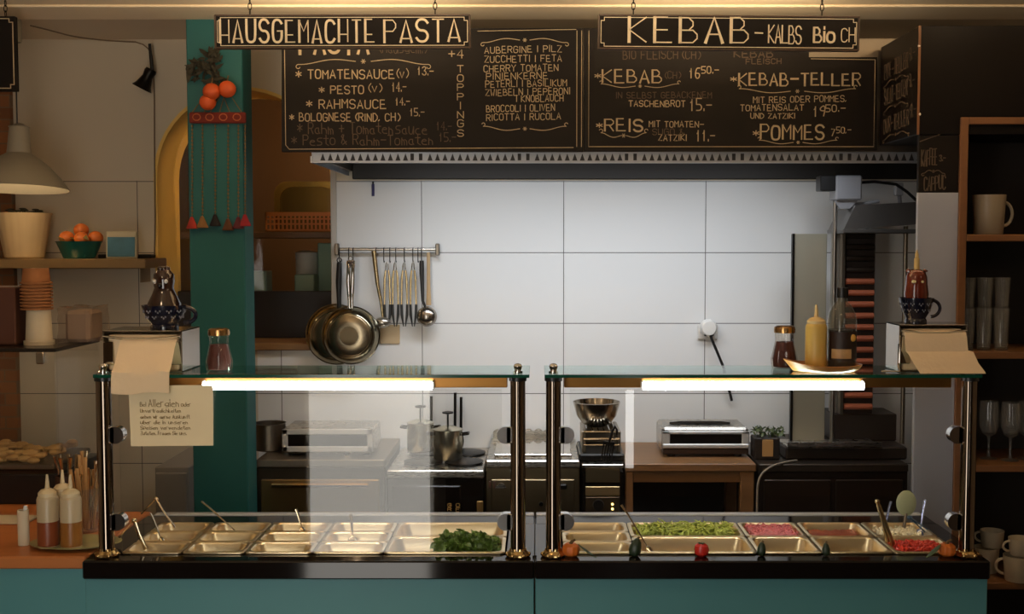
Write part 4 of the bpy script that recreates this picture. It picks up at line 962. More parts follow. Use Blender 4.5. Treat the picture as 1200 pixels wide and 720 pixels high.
# tall ladles / pipes behind the pot
for px, top, lab in ((505, 465, 'black handled ladle leaning on the tiles left of the pots'), (533, 461, 'tall black utensil on the tiles right of the lid knob'), (540, 466, 'bent black utensil standing behind the right pot')):
    bx = P(px, 520, 4.80)
    t = thing('kitchen_utensil', lab, 'utensil', (bx.x, 4.80, zB+.0005), 0, 'black utensils behind the pots')
    hgt = P(px, top, 4.82).z-zB
    MB().tube([(0, 0, 0), (0, .02, hgt*.6), (0, .03, hgt)], .006, 8).build('handle', BLACKM, t); MB().sph((0, 0, .04), .03, (.45, .4, 1.2), 12, 8).build('blade', BLACKM, t)
# C: steel griddle unit
zC = P(620, 539, YK).z
t, hw = unit('griddle_unit', 'stainless griddle cabinet between the two central posts', 'griddle', 569, 680, zC, YK, mat('griddle_front', (150, 134, 106), .32, 1, rvar=.06, scale=20, stretch=(1, 1, 14)))
m = MB(); m.span((-hw, -.015, zC-.03), (hw, KD, zC), .005); m.build('griddle_top', STEEL, t)
bz = P(620, 503, YW-.03).z-zC
pts = [(-hw+.01, zC)]+[(-hw+.01+(2*hw-.02)*i/48, zC+bz-.012+.012*abs(math.sin(i*PI/6))) for i in range(49)]+[(hw-.01, zC)]
MB().prism(pts, .008, Matrix.Translation((0, KD-.02, 0))).build('wavy_splashback', STEEL, t)
m = MB(); m.span((-hw+.03, .05, zC), (hw-.03, .36, zC+.012), .003); m.build('grill_plate', CHROME, t)
MB().span((-hw+.02, -.008, .40), (hw-.02, -.0005, zC-.075), .003).build('door', mat('griddle_front', ()), t)
MB().span((hw*.55, -.03, zC-.11), (hw-.05, -.009, zC-.09), .004).build('handle', BLACKM, t)
m = MB()
for px in (573, 578): v = P(px, 570, YK).x-t.location.x; m.span((v, -.012, P(600, 572, YK).z), (v+.009, -.0082, P(600, 564, YK).z), .001)
m.build('rocker_switch', mat('switch_brown', (90, 60, 44), .4), t)
v = P(587, 568, YK); MB().prism([(-.022, 0), (.022, 0), (.012, .016), (.004, .02), (-.008, .016)], .006, Matrix.Translation((v.x-t.location.x, -.0145, v.z-.012))).build('badge', STEEL, t)
v = P(634, 590, YK); MB().cyl((v.x-t.location.x, -.02, v.z), (v.x-t.location.x, -.0085, v.z), .008, 14).build('lock', BLACKM, t)
# D: fryer cabinet with mixing bowl
zD = P(705, 544, YK).z
t, hw = unit('fryer_cabinet', 'narrow steel cabinet with a dial and two lights behind the right pans', 'kitchen unit', 681, 731, zD, YK, BLACKM)
MB().span((-hw, -.012, zD-.014), (hw, KD, zD), .003).build('top_plate', STEEL, t)
FR = mat('griddle_front', ())
za, zb_ = P(705, 549, YK).z, P(705, 565, YK).z; zc_, zd = P(705, 570, YK).z, P(705, 581, YK).z
MB().span((-hw+.014, -.01, zb_), (hw-.014, -.0005, za), .002).build('upper_drawer', FR, t)
MB().span((-hw+.014, -.01, zd), (hw-.014, -.0005, zc_), .002).build('control_strip', mat('strip_tan', (186, 160, 116), .35, .8), t)
MB().span((-hw+.014, -.01, .3), (hw-.014, -.0005, zd-.004), .002).build('control_panel', mat('panel_brown', (84, 70, 54), .35, .7), t)
v = P(701, 591, YK); MB().lathe([(0, 0), (.022, 0), (.02, .018), (0, .018)], seg=24, M=Matrix.Translation((v.x-t.location.x, -.0105, v.z)) @ Matrix.Rotation(PI/2, 4, 'X')).build('dial', BLACKP, t)
for py in (590.5, 596): v = P(717.5, py, YK); MB().sph((v.x-t.location.x, -.012, v.z), .005, (1, .6, 1), 10, 8).build('indicator_light', emis('amber_led', (1, .7, .2), 4), t)
t = thing('pasta_cooker', 'black pan stand with wire rack on the narrow steel cabinet', 'stand', (P(704, 540, 4.5).x, 4.42, zD+.0005))
m = MB(); m.span((-.088, 0, 0), (.088, .30, .03), .006); m.build('tray', BLACKM, t)
m = MB(); m.span((-.075, .03, .03), (-.06, .27, .115), .003); m.span((.06, .03, .03), (.075, .27, .115), .003); m.span((-.075, .255, .03), (.075, .27, .115), .003); m.build('side_frame', mat('rack_steel', (150, 138, 120), .3, 1), t)
m = MB()
for z in (.06, .085, .112):
    m.cyl((-.07, .03, z), (.07, .03, z), .004, 8)
for i in range(6): m.cyl((-.055+.022*i, .028, .112), (-.055+.022*i, .27, .112), .003, 6)
m.build('wire_rack', CHROME, t)
YBW = 4.56; bx = P(699, 500, YBW)
k = YBW/1350
bw_o = MB().lathe([(0, 0), (10*k, 0), (17*k, 4*k), (23.5*k, 13*k), (26.5*k, 24*k), (28*k, 29*k), (27*k, 29.5*k), (25.5*k, 24*k), (22*k, 13*k), (14*k, 5*k), (0, 3*k)], seg=44).build('mixing_bowl', mat('bowl_steel', (176, 166, 150), .2, 1), loc=(bx.x, YBW, zD+.0005+.117))
tag(bw_o, 'stainless mixing bowl resting on the black rack', 'bowl')
YT = 4.40; v = P(710, 520, YT)
t = thing('spatula', 'black slotted spatula leaning in front of the rack under the mixing bowl', 'spatula', (v.x, YT, zD+.0005), rot=(R(8), R(8), 0)); k = YT/1350
MB().tube([(0, 0, 24*k), (.006, 0, 40*k), (.014, 0, 46*k), (.022, 0, 42*k), (.026, 0, 36*k)], .005, 8).build('handle', BLACKP, t)
m = MB()
for i in range(5): m.span((-.022+i*.0095, -.003, .002), (-.022+i*.0095+.006, .003, 24*k), .001)
m.span((-.022, -.003, 22*k), (.022, .003, 27*k), .001); m.build('blade', BLACKP, t)
# E: wooden worktop on legs
zE = P(800, 544, YK).z
t = thing('work_table', 'wooden worktop with dark open base behind the right pans', 'table', (0, YK, 0)); xa, xb = P(733, 560, YK).x, P(886, 560, YK).x
MB().span((xa, 0, zE-.03), (xb, KD, zE), .003).build('tabletop', WOODW, t)
for px0, px1 in ((868, 884),): 
    u0, u1 = P(px0, 570, YK).x, P(px1, 570, YK).x; MB().span((u0, .004, 0), (u1, .05, zE-.0305), .003).build('leg', WOODW, t)
MB().span((xa+.002, .004, 0), (xa+.03, .05, zE-.0305), .003).build('leg', WOODW, t); MB().span((xb-.05, KD-.09, 0), (xb-.004, KD-.04, zE-.0305), .003).build('leg', WOODW, t)
MB().span((xa+.03, .015, zE-.075), (P(868, 570, YK).x, .035, zE-.031), .002).build('apron', WOODW, t)
MB().span((xa+.002, KD-.03, .02), (xb, KD-.01, zE-.031)).build('back_board', DARKW, t)
t, hw = unit('grill_stand', 'dark steel stand carrying the kebab grill', 'kitchen unit', 888, 1064, zE, YK, mat('stand_dark', (40, 33, 28), .4, .4))
MB().span((-hw, -.008, zE-.03), (hw, KD, zE), .003).build('top_plate', mat('stand_top', (74, 66, 58), .35, .7), t)
m = MB(); m.span((-hw+.02, -.01, .2), (-.01, -.0005, zE-.06), .003); m.build('door', mat('stand_door', (52, 42, 34), .35, .5), t)
m = MB(); m.span((.01, -.01, .2), (hw-.02, -.0005, zE-.06), .003); m.build('door', mat('stand_door', ()), t)
YR = 4.52
a, b = P(776, 533, YR), P(878, 502, YR)
t = thing('contact_oven', 'silver warming oven with a long dark window on the wooden worktop', 'oven', ((a.x+b.x)/2, YR, zE+.0005)); hw = (b.x-a.x)/2; z_ = a.z-zE; hh = b.z-zE
z_ = max(z_, .012)
m = MB()
for sx_ in (-1, 1):
    for yy in (.04, .25): m.cyl((sx_*(hw-.04), yy*.8, 0), (sx_*(hw-.04), yy*.8, z_+.001), .016, 12)
m.build('feet', BLACKP, t)
MB().span((-hw, .012, z_), (hw, .235, hh), .01).build('housing', STEEL, t)
MB().span((-hw+.002, -.004, z_), (hw-.002, .012, z_+.022), .003).build('base_strip', mat('strip_dark', (60, 44, 36), .4), t)
m = MB(); q0 = z_+.024; q1 = hh-.012
m.span((-hw, -.012, q0), (hw, .011, q0+.018), .004); m.span((-hw, -.008, q1-.012), (hw, .011, q1), .003); m.span((-hw, -.008, q0), (-hw+.03, .011, q1), .003); m.span((hw-.03, -.008, q0), (hw, .011, q1), .003); m.build('door_frame', mat('silver_paint', ()), t)
MB().span((-hw+.03, -.004, q0+.016), (hw-.03, .010, q1-.011)).build('window_glass', mat('dark_window', ()), t)
m = MB(); m.tube([(-hw+.04, .1, hh+.002), (-hw+.08, .1, hh+.006), (hw-.1, .1, hh+.006), (hw-.06, .1, hh+.002)], .006, 8); m.build('top_handle', BLACKM, t)
# herb planter
YH = 4.46; L_ = P(899, 535, YH)
t = thing('herb_planter', 'small wooden planter of herbs right of the long silver oven', 'planter', (L_.x, YH, zE+.0005)); k = YH/1350
MB().span((-15*k, 0, 0), (15*k, .09, 26*k), .004).build('box', DARKW, t)
MB().span((-6*k, -.004, 4*k), (7*k, -.0005, 24*k), .001).build('face_label', mat('label_tan', (178, 136, 82), .6), t)
m = MB(); rnd = random.Random(11)
for i in range(90):
    E = Matrix.Translation((rnd.uniform(-15, 22)*k, rnd.uniform(0, .09), rnd.uniform(27, 36)*k)) @ Euler((rnd.uniform(-1, 1), rnd.uniform(-1, 1), rnd.uniform(0, 6))).to_matrix().to_4x4()
    m.sheet([[E @ Vector((-.012+.008*i2, s*.005*[.2, 1, .8, .1][i2], .003*math.sin(i2))) for s in (-1, 0, 1)] for i2 in range(4)], .0005)
for i in range(12):
    x_, y_ = rnd.uniform(-12, 12)*k, rnd.uniform(.02, .07); m.tube([(x_, y_, 25*k), (x_*1.3, y_, 34*k)], .0015, 5)
m.build('leaves', mat('herb_green', (70, 84, 44), .5, var=.5, scale=50), t)
# black stool back under the worktop
# ---- wall rail with pans and utensils
YU = YW-.04
def U(px, py, dy=0): return P(px, py, YU+dy)
ra, rb = U(396, 292.5), U(511, 292.5)
t = thing('utensil_rail', 'steel wall rail carrying pans and kitchen tools', 'rail', (0, YU, 0))
MB().cyl((ra.x, 0, ra.z), (rb.x, 0, rb.z), .007, 14).build('bar', STEEL, t)
for v in (ra, rb):
    m = MB(); m.box((v.x+(.006 if v is rb else -.004), .005, v.z), (.016, .03, .05), .003); m.cyl((v.x, 0, v.z), (v.x, YW-YU-.001, v.z), .006, 10); m.build('bracket', DSTEEL, t)
for px in (398, 409, 414, 441, 450, 457, 464, 474, 484, 490, 494):
    v = U(px, 293); zb2 = U(px, 306).z
    MB().tube([(v.x, .0, v.z+.0085), (v.x, -.009, v.z+.005), (v.x, -.0095, v.z-.01), (v.x, -.008, zb2), (v.x, .002, zb2-.006), (v.x, .006, zb2)], .0022, 6).build('hook', BLACKM, t)
def wallpan(px, py, rpx, hx, htop, hbot, lab, hm, Yoff, inner):
    Y = YU-Yoff; c = P(px, py, Y); k = Y/1350; r = rpx*k
    t = thing('frying_pan', lab, 'pan', (c.x, Y, c.z), 0, 'pans hanging on the wall rail')
    MR = Matrix.Rotation(PI/2, 4, 'X')   # axis towards the viewer
    m = MB(); m.lathe([(0, .045), (r*.72, .045), (r*.78, .042), (r*.93, .018), (r*.96, .004), (r, 0), (r, -.002), (r*.93, 0), (r*.9, .016), (r*.72, .040), (0, .041)], seg=48, M=MR); m.build('body', mat('pan_mirror', (156, 148, 126), .16, 1), t)
    MB().lathe([(r*.30, .0455), (r*.32, .048), (r*.68, .048), (r*.71, .0455)], seg=40, M=MR).build('base_ring', mat('pan_base', (150, 136, 112), .25, 1), t)
    MB().lathe([(0, .0458), (r*.31, .0458), (r*.31, .047), (0, .047)], seg=36, M=MR).build('base_disc', CHROME, t)
    h0 = P(hx, hbot, Y)-c; h1 = P(hx, htop, Y)-c
    m = MB()
    for s_ in ((-.009, .009) if inner else (0,)): m.tube([(h0.x+s_*.6, -.012, h0.z-.045), (h0.x+s_*.6, -.016, h0.z+.01), (h0.x+s_, -.016, (h0.z+h1.z)/2), (h1.x+s_, -.008, h1.z)], [.006, .007, .0085, .007] if inner else [.009, .010, .013, .011], 10, flat=.7)
    if inner: m.box((h1.x, -.008, h1.z-.012), (.034, .012, .03), .004)
    m.build('handle', hm, t)
    m = MB(); m.tube([(h1.x+.009*math.cos(i*PI/6), -.008, h1.z+.010+.010*math.sin(i*PI/6)) for i in range(12)], .003, 6, closed=True); m.build('hanging_loop', hm, t)
wallpan(394, 392, 36, 398, 308, 352, 'steel pan with a black handle hanging behind another pan', BLACKP, .0, 0)
wallpan(411, 393, 34.5, 411.5, 306, 354, 'steel pan with a chrome handle hanging in front on the wall rail', CHROME, .055, 1)
def tool(name, lab, cat, px, top, loc_dy=.012, group=None):
    v = P(px, top, YU-loc_dy); return thing(name, lab, cat, (v.x, YU-loc_dy, v.z), 0, group)
kk = (YU-.012)/1350
names = ['left of the four', 'second from the left of the four', 'third from the left of the four', 'right of the four, next to the ladle']
for i, px in enumerate((453.5, 463, 473.5, 484)):
    t = tool('kitchen_tongs', 'brass tongs with black tips on the rail, '+['leftmost of four', 'second of four from the left', 'third of four from the left', 'rightmost of four beside the ladle'][i], 'tongs', px, 307, group='black tipped tongs on the rail')
    for s in (-1, 1):
        MB().tube([(s*.006, 0, -10*kk), (s*.010, 0, -20*kk), (s*.012, 0, -50*kk)], [.004, .005, .004], 8, flat=.5).build('arm', mat('tong_brass', ()), t)
        MB().tube([(s*.012, 0, -50*kk), (s*.011, 0, -62*kk), (s*.004, 0, -76*kk)], [.0055, .006, .002], 8, flat=.5).build('tip', BLACKP, t)
    m = MB(); m.tube([(-.006, 0, -10*kk), (-.004, 0, -3*kk), (0, 0, 0), (.004, 0, -3*kk), (.006, 0, -10*kk)], .0028, 8); m.build('spring_loop', STEEL, t)
t = tool('ladle', 'steel ladle with a black handle at the right end of the rail', 'ladle', 494, 305)
MB().tube([(0, 0, -.002), (0, 0, -12*kk), (.004, 0, -48*kk), (.016, 0, -56*kk)], [.009, .010, .006, .005], 8, flat=.5).build('handle', BLACKP, t)
MB().sph((6*kk, -.008, -66*kk), 12*kk, (1, .75, 1), 24, 16).build('bowl', mat('ladle_steel', (170, 162, 152), .22, 1), t)
t = tool('ladle', 'brass coloured ladle hanging beside the front pan', 'ladle', 438, 294)
MB().tube([(0, 0, 0), (4*kk, 0, -38*kk), (8*kk, 0, -60*kk), (10*kk, 0, -78*kk)], [.010, .008, .006, .005], 8, flat=.4).build('handle', mat('tong_brass', ()), t)
MB().sph((10*kk, -.010, -84*kk), 8*kk, (1.2, .8, .8), 18, 12).build('bowl', STEEL, t)
t = tool('spatula', 'slim wooden spatula hanging behind the ladle at the rail end', 'spatula', 502, 296, .004)
MB().tube([(0, 0, 0), (0, 0, -40*kk), (0, 0, -62*kk)], [.007, .008, .011], 8, flat=.3).build('blade', mat('pale_wood', (190, 160, 118), .6), t)
v = P(457, 403, YW-.005)
o = MB().span((-.042, -.004, 0), (.042, .004, .08), .002).build('wall_card', mat('card_beige', (200, 176, 138), .7), loc=(v.x, YW-.0045, v.z)); tag(o, 'small beige card on the tiles below the tongs', 'card')
# wall socket and plug
v = P(829, 389, YW)
t = thing('wall_socket', 'white wall socket with a plug and black cable on the tiles', 'socket', (v.x, YW, v.z))
MB().span((-.042, -.012, -.032), (.042, -.0005, .032), .004).build('plate', WHITEP, t)
pl = MB().lathe([(0, 0), (.037, 0), (.036, .03), (.028, .042), (0, .044)], seg=28, M=Matrix.Translation((0, -.012, .018)) @ Matrix.Rotation(PI/2, 4, 'X')).build('plug', WHITEP, t)
MB().span((-.022, -.05, -.016), (.022, -.013, .0), .006).build('plug_base', BLACKP, pl)
e = P(848, 431, YW-.05)-v; e2 = P(858, 470, YW-.03)-v
MB().tube([(.004, -.045, -.005), (.012, -.05, -.03), (e.x*.6, -.05, e.z*.6), (e.x, -.05, e.z), (e2.x, -.02, e2.z)], .006, 8).build('cable', BLACKP, pl)

# ------------------------------------------------------------------ kebab grill
YQ = 4.48
def Q(px, py, dy=0): return P(px, py, YQ+dy)
bz0 = zE+.0005
t = thing('kebab_grill', 'tall kebab grill with motor, hood and ribbed brown heater behind the right counter', 'kebab grill', (Q(1010, 400).x, YQ, bz0)); tx, tz_ = t.location.x, bz0
q = lambda px, py, dy=0: (lambda v: Vector((v.x-tx, dy, v.z-tz_)))(P(px, py, YQ+dy))
m = MB(); m.span((q(920, 500).x, -.02, 0), (q(1062, 500).x, .3, .05), .006); m.span((q(985, 500).x, .12, .05), (q(1062, 500).x, .3, .16), .004); m.build('base', mat('grill_base', (62, 54, 48), .4, .6), t)
m = MB(); m.span((q(920, 500).x, -.05, .05), (q(1030, 500).x, .12, .058), .002); m.span((q(920, 500).x, -.05, .05), (q(1030, 500).x, -.045, .075), .001); m.build('drip_tray', STEEL, t)
a, b = q(960, 241), q(1009, 206)
m = MB(); m.span((q(978, 240).x, -.02, a.z+.02), (b.x, .09, b.z), .006); m.prism([(q(978, 240).x, a.z+.02), (b.x-.01, a.z+.02), (q(996, 244).x, a.z-.012), (q(984, 244).x, a.z-.012)], .08); m.build('motor', mat('motor_grey', (164, 164, 168), .35, .5), t)
m = MB(); m.span((a.x, -.015, q(960, 224).z), (q(978.5, 224).x, .06, q(960, 206).z), .003); m.build('switch_box', BLACKP, t)
m = MB(); s0 = q(979, 330); m.cyl((s0.x, .02, .058), (s0.x, .02, a.z+.02), .009, 14); m.build('spit_rod', mat('rod_steel', (150, 146, 140), .3, 1), t)
m = MB(); m.tube([q(1009, 214, .03), q(1025, 213, .03), q(1050, 216, .03), q(1063, 225, .03), q(1075, 236, .03)], .006, 8); m.build('motor_cable', BLACKP, t)
m = MB(); m.tube([q(997, 240, .02), q(1012, 239, .02), q(1030, 236, .02)], .007, 8); m.box(q(1053, 222, .05), (.03, .03, .05), .003); m.cyl(q(1053, 222, .05), q(1055, 240, .08), .008, 8); m.build('top_arm', mat('motor_grey', ()), t)
# hood: sloping canopy
h0, h1, h2_, h3 = q(986, 270), q(1000, 241), q(1073, 237), q(1074, 263)
m = MB(); m.prism([(h0.x, h0.z), (h3.x, h3.z), (h2_.x, h2_.z), (h1.x, h1.z)], .24, Matrix.Translation((0, -.03, 0))); m.span((h0.x-.003, -.036, h0.z-.012), (h3.x, .21, h0.z+.004), .003); m.build('hood', mat('grill_hood', (110, 106, 102), .35, .7, var=.2, scale=6), t)
e0, e1 = q(993, 415), q(1037, 270)
m = MB(); m.span((e0.x-.02, .14, .16), (e1.x+.006, .20, e1.z), .003); m.build('rear_panel', mat('grill_back', (150, 146, 138), .3, .7), t)
m = MB(); m.span((e0.x, .10, .16), (e0.x+.014, .14, e1.z), .002); m.build('heater_frame', DSTEEL, t)
HEAT = mat('heater_brown', (156, 84, 56), .5, var=.25, scale=6)
nb = 16
for i in range(nb):
    z = .19+(e1.z-.21)*i/(nb-1)
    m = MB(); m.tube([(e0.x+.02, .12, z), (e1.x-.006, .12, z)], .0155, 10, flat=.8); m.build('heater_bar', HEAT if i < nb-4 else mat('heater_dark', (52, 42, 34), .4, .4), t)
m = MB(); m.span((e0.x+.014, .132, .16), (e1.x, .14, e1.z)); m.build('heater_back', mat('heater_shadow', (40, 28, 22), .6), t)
m = MB(); u0, u1 = q(933, 420), q(977, 274); m.span((u0.x+.010, .10, .05), (u1.x, .108, u1.z), .002); m.build('side_shield', mat('shield_steel', (196, 190, 168), .3, .7), t)
m = MB(); m.span((u0.x, .09, .05), (u0.x+.010, .115, u1.z+.001), .002); m.build('shield_edge', BLACKM, t)
m = MB(); rr0, rr1 = q(1064, 385), q(1068, 265); m.cyl((rr0.x+.004, .06, .05), (rr0.x+.004, .06, rr1.z), .009, 12); m.build('support_post', DSTEEL, t)

# ================================================================== LEFT SIDE
# steel wall shelf
YF0 = 4.60
a, b = P(-80, 315, YF0), P(170, 303.5, YF0)
SHZ = b.z
t = thing('wall_shelf', 'brushed metal wall shelf under the pendant lamp', 'shelf', (0, YF0, 0))
MB().span((a.x, 0, a.z), (b.x, YW-YF0-.001, SHZ), .003).build('board', mat('shelf_metal', (190, 162, 120), .3, .9), t)
for px in (20, 160):
    v = P(px, 320, YF0+.1); MB().prism([(0, 0), (.003, 0), (.003, -.06), (0, -.06)], .12, Matrix.Translation((v.x, .14, a.z-.0005))).build('bracket', mat('bracket_tan', (150, 128, 100), .5), t)
YI = 4.70; k = YI/1350
# plant pot
v = P(29, 302, YI)
t = thing('plant_pot', 'cream ribbed plant pot on the wall shelf under the lamp', 'plant pot', (v.x, YI, SHZ+.0005))
MB().lathe([(0, 0), (20*k, 0), (22*k, 2*k), (30*k, 50*k), (31*k, 53*k), (29*k, 53*k), (28*k, 48*k), (0, 46*k)], seg=60, flute=.012, nfl=20).build('pot', mat('pot_cream', (206, 180, 138), .7, var=.08, scale=10), t)
m = MB(); rnd = random.Random(3)
for i in range(16):
    a_ = rnd.uniform(0, 6.28); r_ = rnd.uniform(2, 20)*k; hh = rnd.uniform(52, 58)*k
    m.tube([(r_*math.cos(a_), r_*math.sin(a_), 46*k), (r_*1.1*math.cos(a_), r_*1.1*math.sin(a_), hh)], .003, 5); m.sph((r_*1.1*math.cos(a_), r_*1.1*math.sin(a_), hh), .012, (1.3, .9, .35), 8, 5)
m.build('plant_stubs', mat('dry_plant', (54, 50, 32), .7, var=.3, scale=30), t)
# bowl with oranges
v = P(93, 300, YI)
o = MB().lathe([(0, 0), (17*k, 0), (18*k, 1.5*k), (25*k, 18*k), (26.5*k, 20*k), (25*k, 20*k), (17*k, 4*k), (0, 3*k)], seg=40).build('fruit_bowl', mat('bowl_green', (28, 92, 84), .3, var=.15, scale=12), loc=(v.x, YI, SHZ+.0005)); tag(o, 'dark green bowl of oranges on the wall shelf', 'bowl')
ORM = mat('orange_peel', (214, 112, 44), .5, var=.12, scale=25, bump=.15)
def orange(x, y, z, r, lab, first=[None]):
    if first[0] is None:
        t = thing('orange', lab, 'orange', (x, y, z), 0, 'oranges in the green bowl')
        MB().sph((0, 0, 0), r, (1, 1, .94), 24, 16).build('peel', ORM, t); MB().sph((0, 0, r*.92), .0045, (1, 1, .5), 8, 6).build('stem_end', mat('leaf_green', ()), t); first[0] = t
    else:
        t = dup(first[0], (x, y, z), label=lab); t.rotation_euler = (random.uniform(-.5, .5), random.uniform(-.5, .5), random.uniform(0, 6))
    return t
zo = SHZ+24*k; ro = 8.6*k
for dx, dy, dz, lab in ((-11, -10, 0, 'orange at the front left of the green bowl'), (8, -11, -1, 'orange at the front right of the green bowl'), (19.5, 4, 0, 'orange at the right rim of the green bowl'), (-18, 8, -2, 'orange at the back left of the green bowl'), (1, 5, 9, 'topmost orange in the green bowl')):
    orange(v.x+dx*k*.92, YI+dy*k, zo+dz*k, ro, lab)
m = MB()
for i in range(9):
    ang = random.uniform(0, 6.28); E = Matrix.Translation((random.uniform(-22, 20)*k, -14*k+random.uniform(-3, 2)*k, 21.5*k+random.uniform(-1, 4)*k)) @ Euler((random.uniform(-.8, .8), random.uniform(-.8, .8), ang)).to_matrix().to_4x4()
    m.sheet([[E @ Vector((-.02+.01*i2, s*.009*[.1, .8, 1, .6, .05][i2], .003*math.sin(i2))) for s in (-1, 0, 1)] for i2 in range(5)], .0006)
tag(m.build('orange_leaves', mat('leaf_dry', (110, 98, 50), .6, var=.4, scale=30), loc=(v.x, YI, SHZ)), 'loose leaves among the oranges in the green bowl', 'leaves', kind='stuff')
# blue tin / picture
v = P(144, 300, YI)
t = thing('picture_tile', 'small blue painted picture tile on the wall shelf', 'picture', (v.x, YI-.02, SHZ+.0005), rot=(R(-4), 0, 0))
MB().span((-18*k, 0, 0), (18*k, .02, 32*k), .004).build('tile', mat('tile_cream', (176, 166, 140), .4), t)
MB().span((-16*k, -.003, 2*k), (16*k, -.0002, 25*k), .002).build('blue_scene', mat('scene_blue', (62, 108, 128), .4, var=.5, scale=18), t)
v = P(150, 300, YI+.03); o = MB().span((-.13, 0, 0), (.09, .06, .016), .003).build('dark_tray', BLACKP, loc=(v.x, YI+.045, SHZ+.0005)); tag(o, 'low black tray behind the blue picture tile on the wall shelf', 'tray')

# pendant lamp
YPD = 4.35; c = P(22, 222, YPD); k = YPD/1350
t = thing('pendant_lamp', 'grey bell shaped pendant lamp at the left', 'lamp', (c.x, YPD, c.z))
LG = mat('lamp_grey', (150, 142, 124), .5)
MB().lathe([(12*k, 73*k), (11*k, 72*k), (13*k, 47*k), (13.5*k, 42*k), (20*k, 38*k), (33*k, 28*k), (46*k, 14*k), (56*k, 0), (55*k, 0), (45*k, 13*k), (32*k, 27*k), (19*k, 36*k), (11*k, 41*k)], seg=56).build('shade', LG, t, rot=(R(-4), 0, 0))
MB().lathe([(0, 72.5*k), (12*k, 73*k), (8*k, 74*k), (4*k, 77*k), (0, 78*k)], seg=24).build('shade_cap', LG, t, rot=(R(-4), 0, 0))
zc0 = 2.584-c.z
MB().cyl((0, 0, 76*k), (0, 0, zc0-.10), .0028, 8).build('cord', BLACKP, t)
MB().lathe([(0, zc0-.105), (7*k, zc0-.10), (8*k, zc0-.03), (6.5*k, zc0), (0, zc0)], seg=24).build('ceiling_rose', LG, t)
MB().sph((0, 0, 20*k), .035, (1, 1, 1.15), 16, 12).build('bulb', emis('bulb_glow', (1, .72, .42), 40), t)
MB().cyl((0, 0, 34*k), (0, 0, 42*k), .018, 12).build('socket', BLACKP, t)
# sagging cord across to the small spotlight and down the wall
p0 = P(36, 30, YPD); pts = [P(36, 30, 4.36), P(60, 36, 4.5), P(90, 44, 4.7), P(130, 48, 4.85), P(176, 50, 4.86), P(181, 90, 4.862), P(181, 170, 4.862), P(182, 260, 4.862), P(181, 300, 4.862)]
m = MB(); m.tube([Vector(p) for p in chaik([Vector(p) for p in pts], 2)], .003, 6); tag(m.build('thin_cable', mat('cord_grey', (120, 100, 78), .7)), 'thin cord sagging from the lamp rose and running down the white wall', 'cord')
v = P(172, 92, 4.80)
t = thing('hanging_horn', 'small black flared horn hanging by a strap on the white wall', 'horn', (v.x, 4.80, v.z)); k = 4.8/1350
MB().lathe([(0, 12*k), (6*k, 12*k), (7*k, 9*k), (6*k, 2*k), (9*k, -8*k), (12*k, -13*k), (11*k, -13*k), (7*k, -6*k), (0, -4*k)], seg=28, M=Matrix.Rotation(R(28), 4, 'Y')).build('body', BLACKM, t)
m = MB(); m.tube([(6*k, 0, 8*k), (4*k, 0, 40*k)], .006, 6, flat=.4); m.tube([(8*k, 0, 8*k), (4*k, .01, 40*k)], .003, 6); m.build('strap', BLACKP, t)

# stuff on the glass display case
YE0, YE1 = 3.72, 4.10
eA = P(65, 408.5, YE0); EZ = eA.z; EXR = eA.x
t = thing('display_case', 'glass display case on the orange wooden counter', 'display case', (EXR, YE0, WT))
H = EZ-WT
m = MB(); m.span((-1.0, 0, H-.012), (0, YE1-YE0, H), .002); m.build('top_plate', mat('case_top', (34, 28, 24), .25), t)
MB().span((-1.0, .001, .10), (-.004, .007, H-.0125)).build('front_glass', GLASS, t); MB().span((-.008, .008, .10), (-.002, YE1-YE0-.002, H-.0125)).build('side_glass', GLASS, t)
MB().span((-1.0, 0, 0), (0, YE1-YE0, .10), .004).build('base', BLACKP, t)
MB().span((-.06, -.012, H-.05), (-.035, .0, H-.012), .003).build('corner_clip', CHROME, t)
MB().span((-.95, .04, .105), (-.03, YE1-YE0-.03, .125), .004).build('inner_tray', DSTEEL, t)
m = MB(); rnd = random.Random(5)
for i in range(120): m.sph((rnd.uniform(-.5, -.06), rnd.uniform(.06, .3), .13+rnd.uniform(0, .03)), rnd.uniform(.012, .022), (1.2, 1, .6), 9, 6)
tag(m.build('pastries', mat('pastry', (190, 150, 92), .6, var=.25, scale=20), loc=(EXR, YE0, WT)), 'heap of pale baked pieces inside the glass display case', 'pastries', kind='stuff')
YX = 3.86; k = YX/1350; tz0 = EZ+.0005
v = P(43, 400, YX)
t = thing('cup_tower', 'white paper cup stack with a brown paper cup stack on top', 'paper cups', (v.x, YX, tz0)); wc = mat('paper_white', (206, 190, 160), .8); bc = mat('paper_brown', (150, 96, 52), .8)
bpy.data.objects.remove(t)
def cupstack(px, n, r, step, h, lab, mm, z, grp, inv=False):
    t = thing('paper_cup_stack', lab, 'paper cups', (P(px, 400, YX).x, YX, z), 0, grp)
    for i in range(n):
        MB().lathe([(0, 0), (r*.86, 0), (r*.97, h-.006), (r*1.10, h-.006), (r*1.10, h), (r*.94, h), (r*.84, .004), (0, .004)][::1], seg=28).build('paper_cup', mm, t, loc=(0, 0, i*step) if not inv else (0, 0, h+i*step), rot=(PI, 0, 0) if inv else None)
    return h+(n-1)*step
hs = cupstack(46, 2, 15.5*k, .008, 38*k, 'pair of white paper cups upside down on the glass display case', wc, tz0, 'paper cups on the display case', True)
cupstack(44, 9, 16.5*k, 3.8*k, 18*k, 'tall stack of brown paper cups on the white cups', bc, tz0+hs+.001, 'paper cups on the display case', True)
v = P(12, 400, YX)
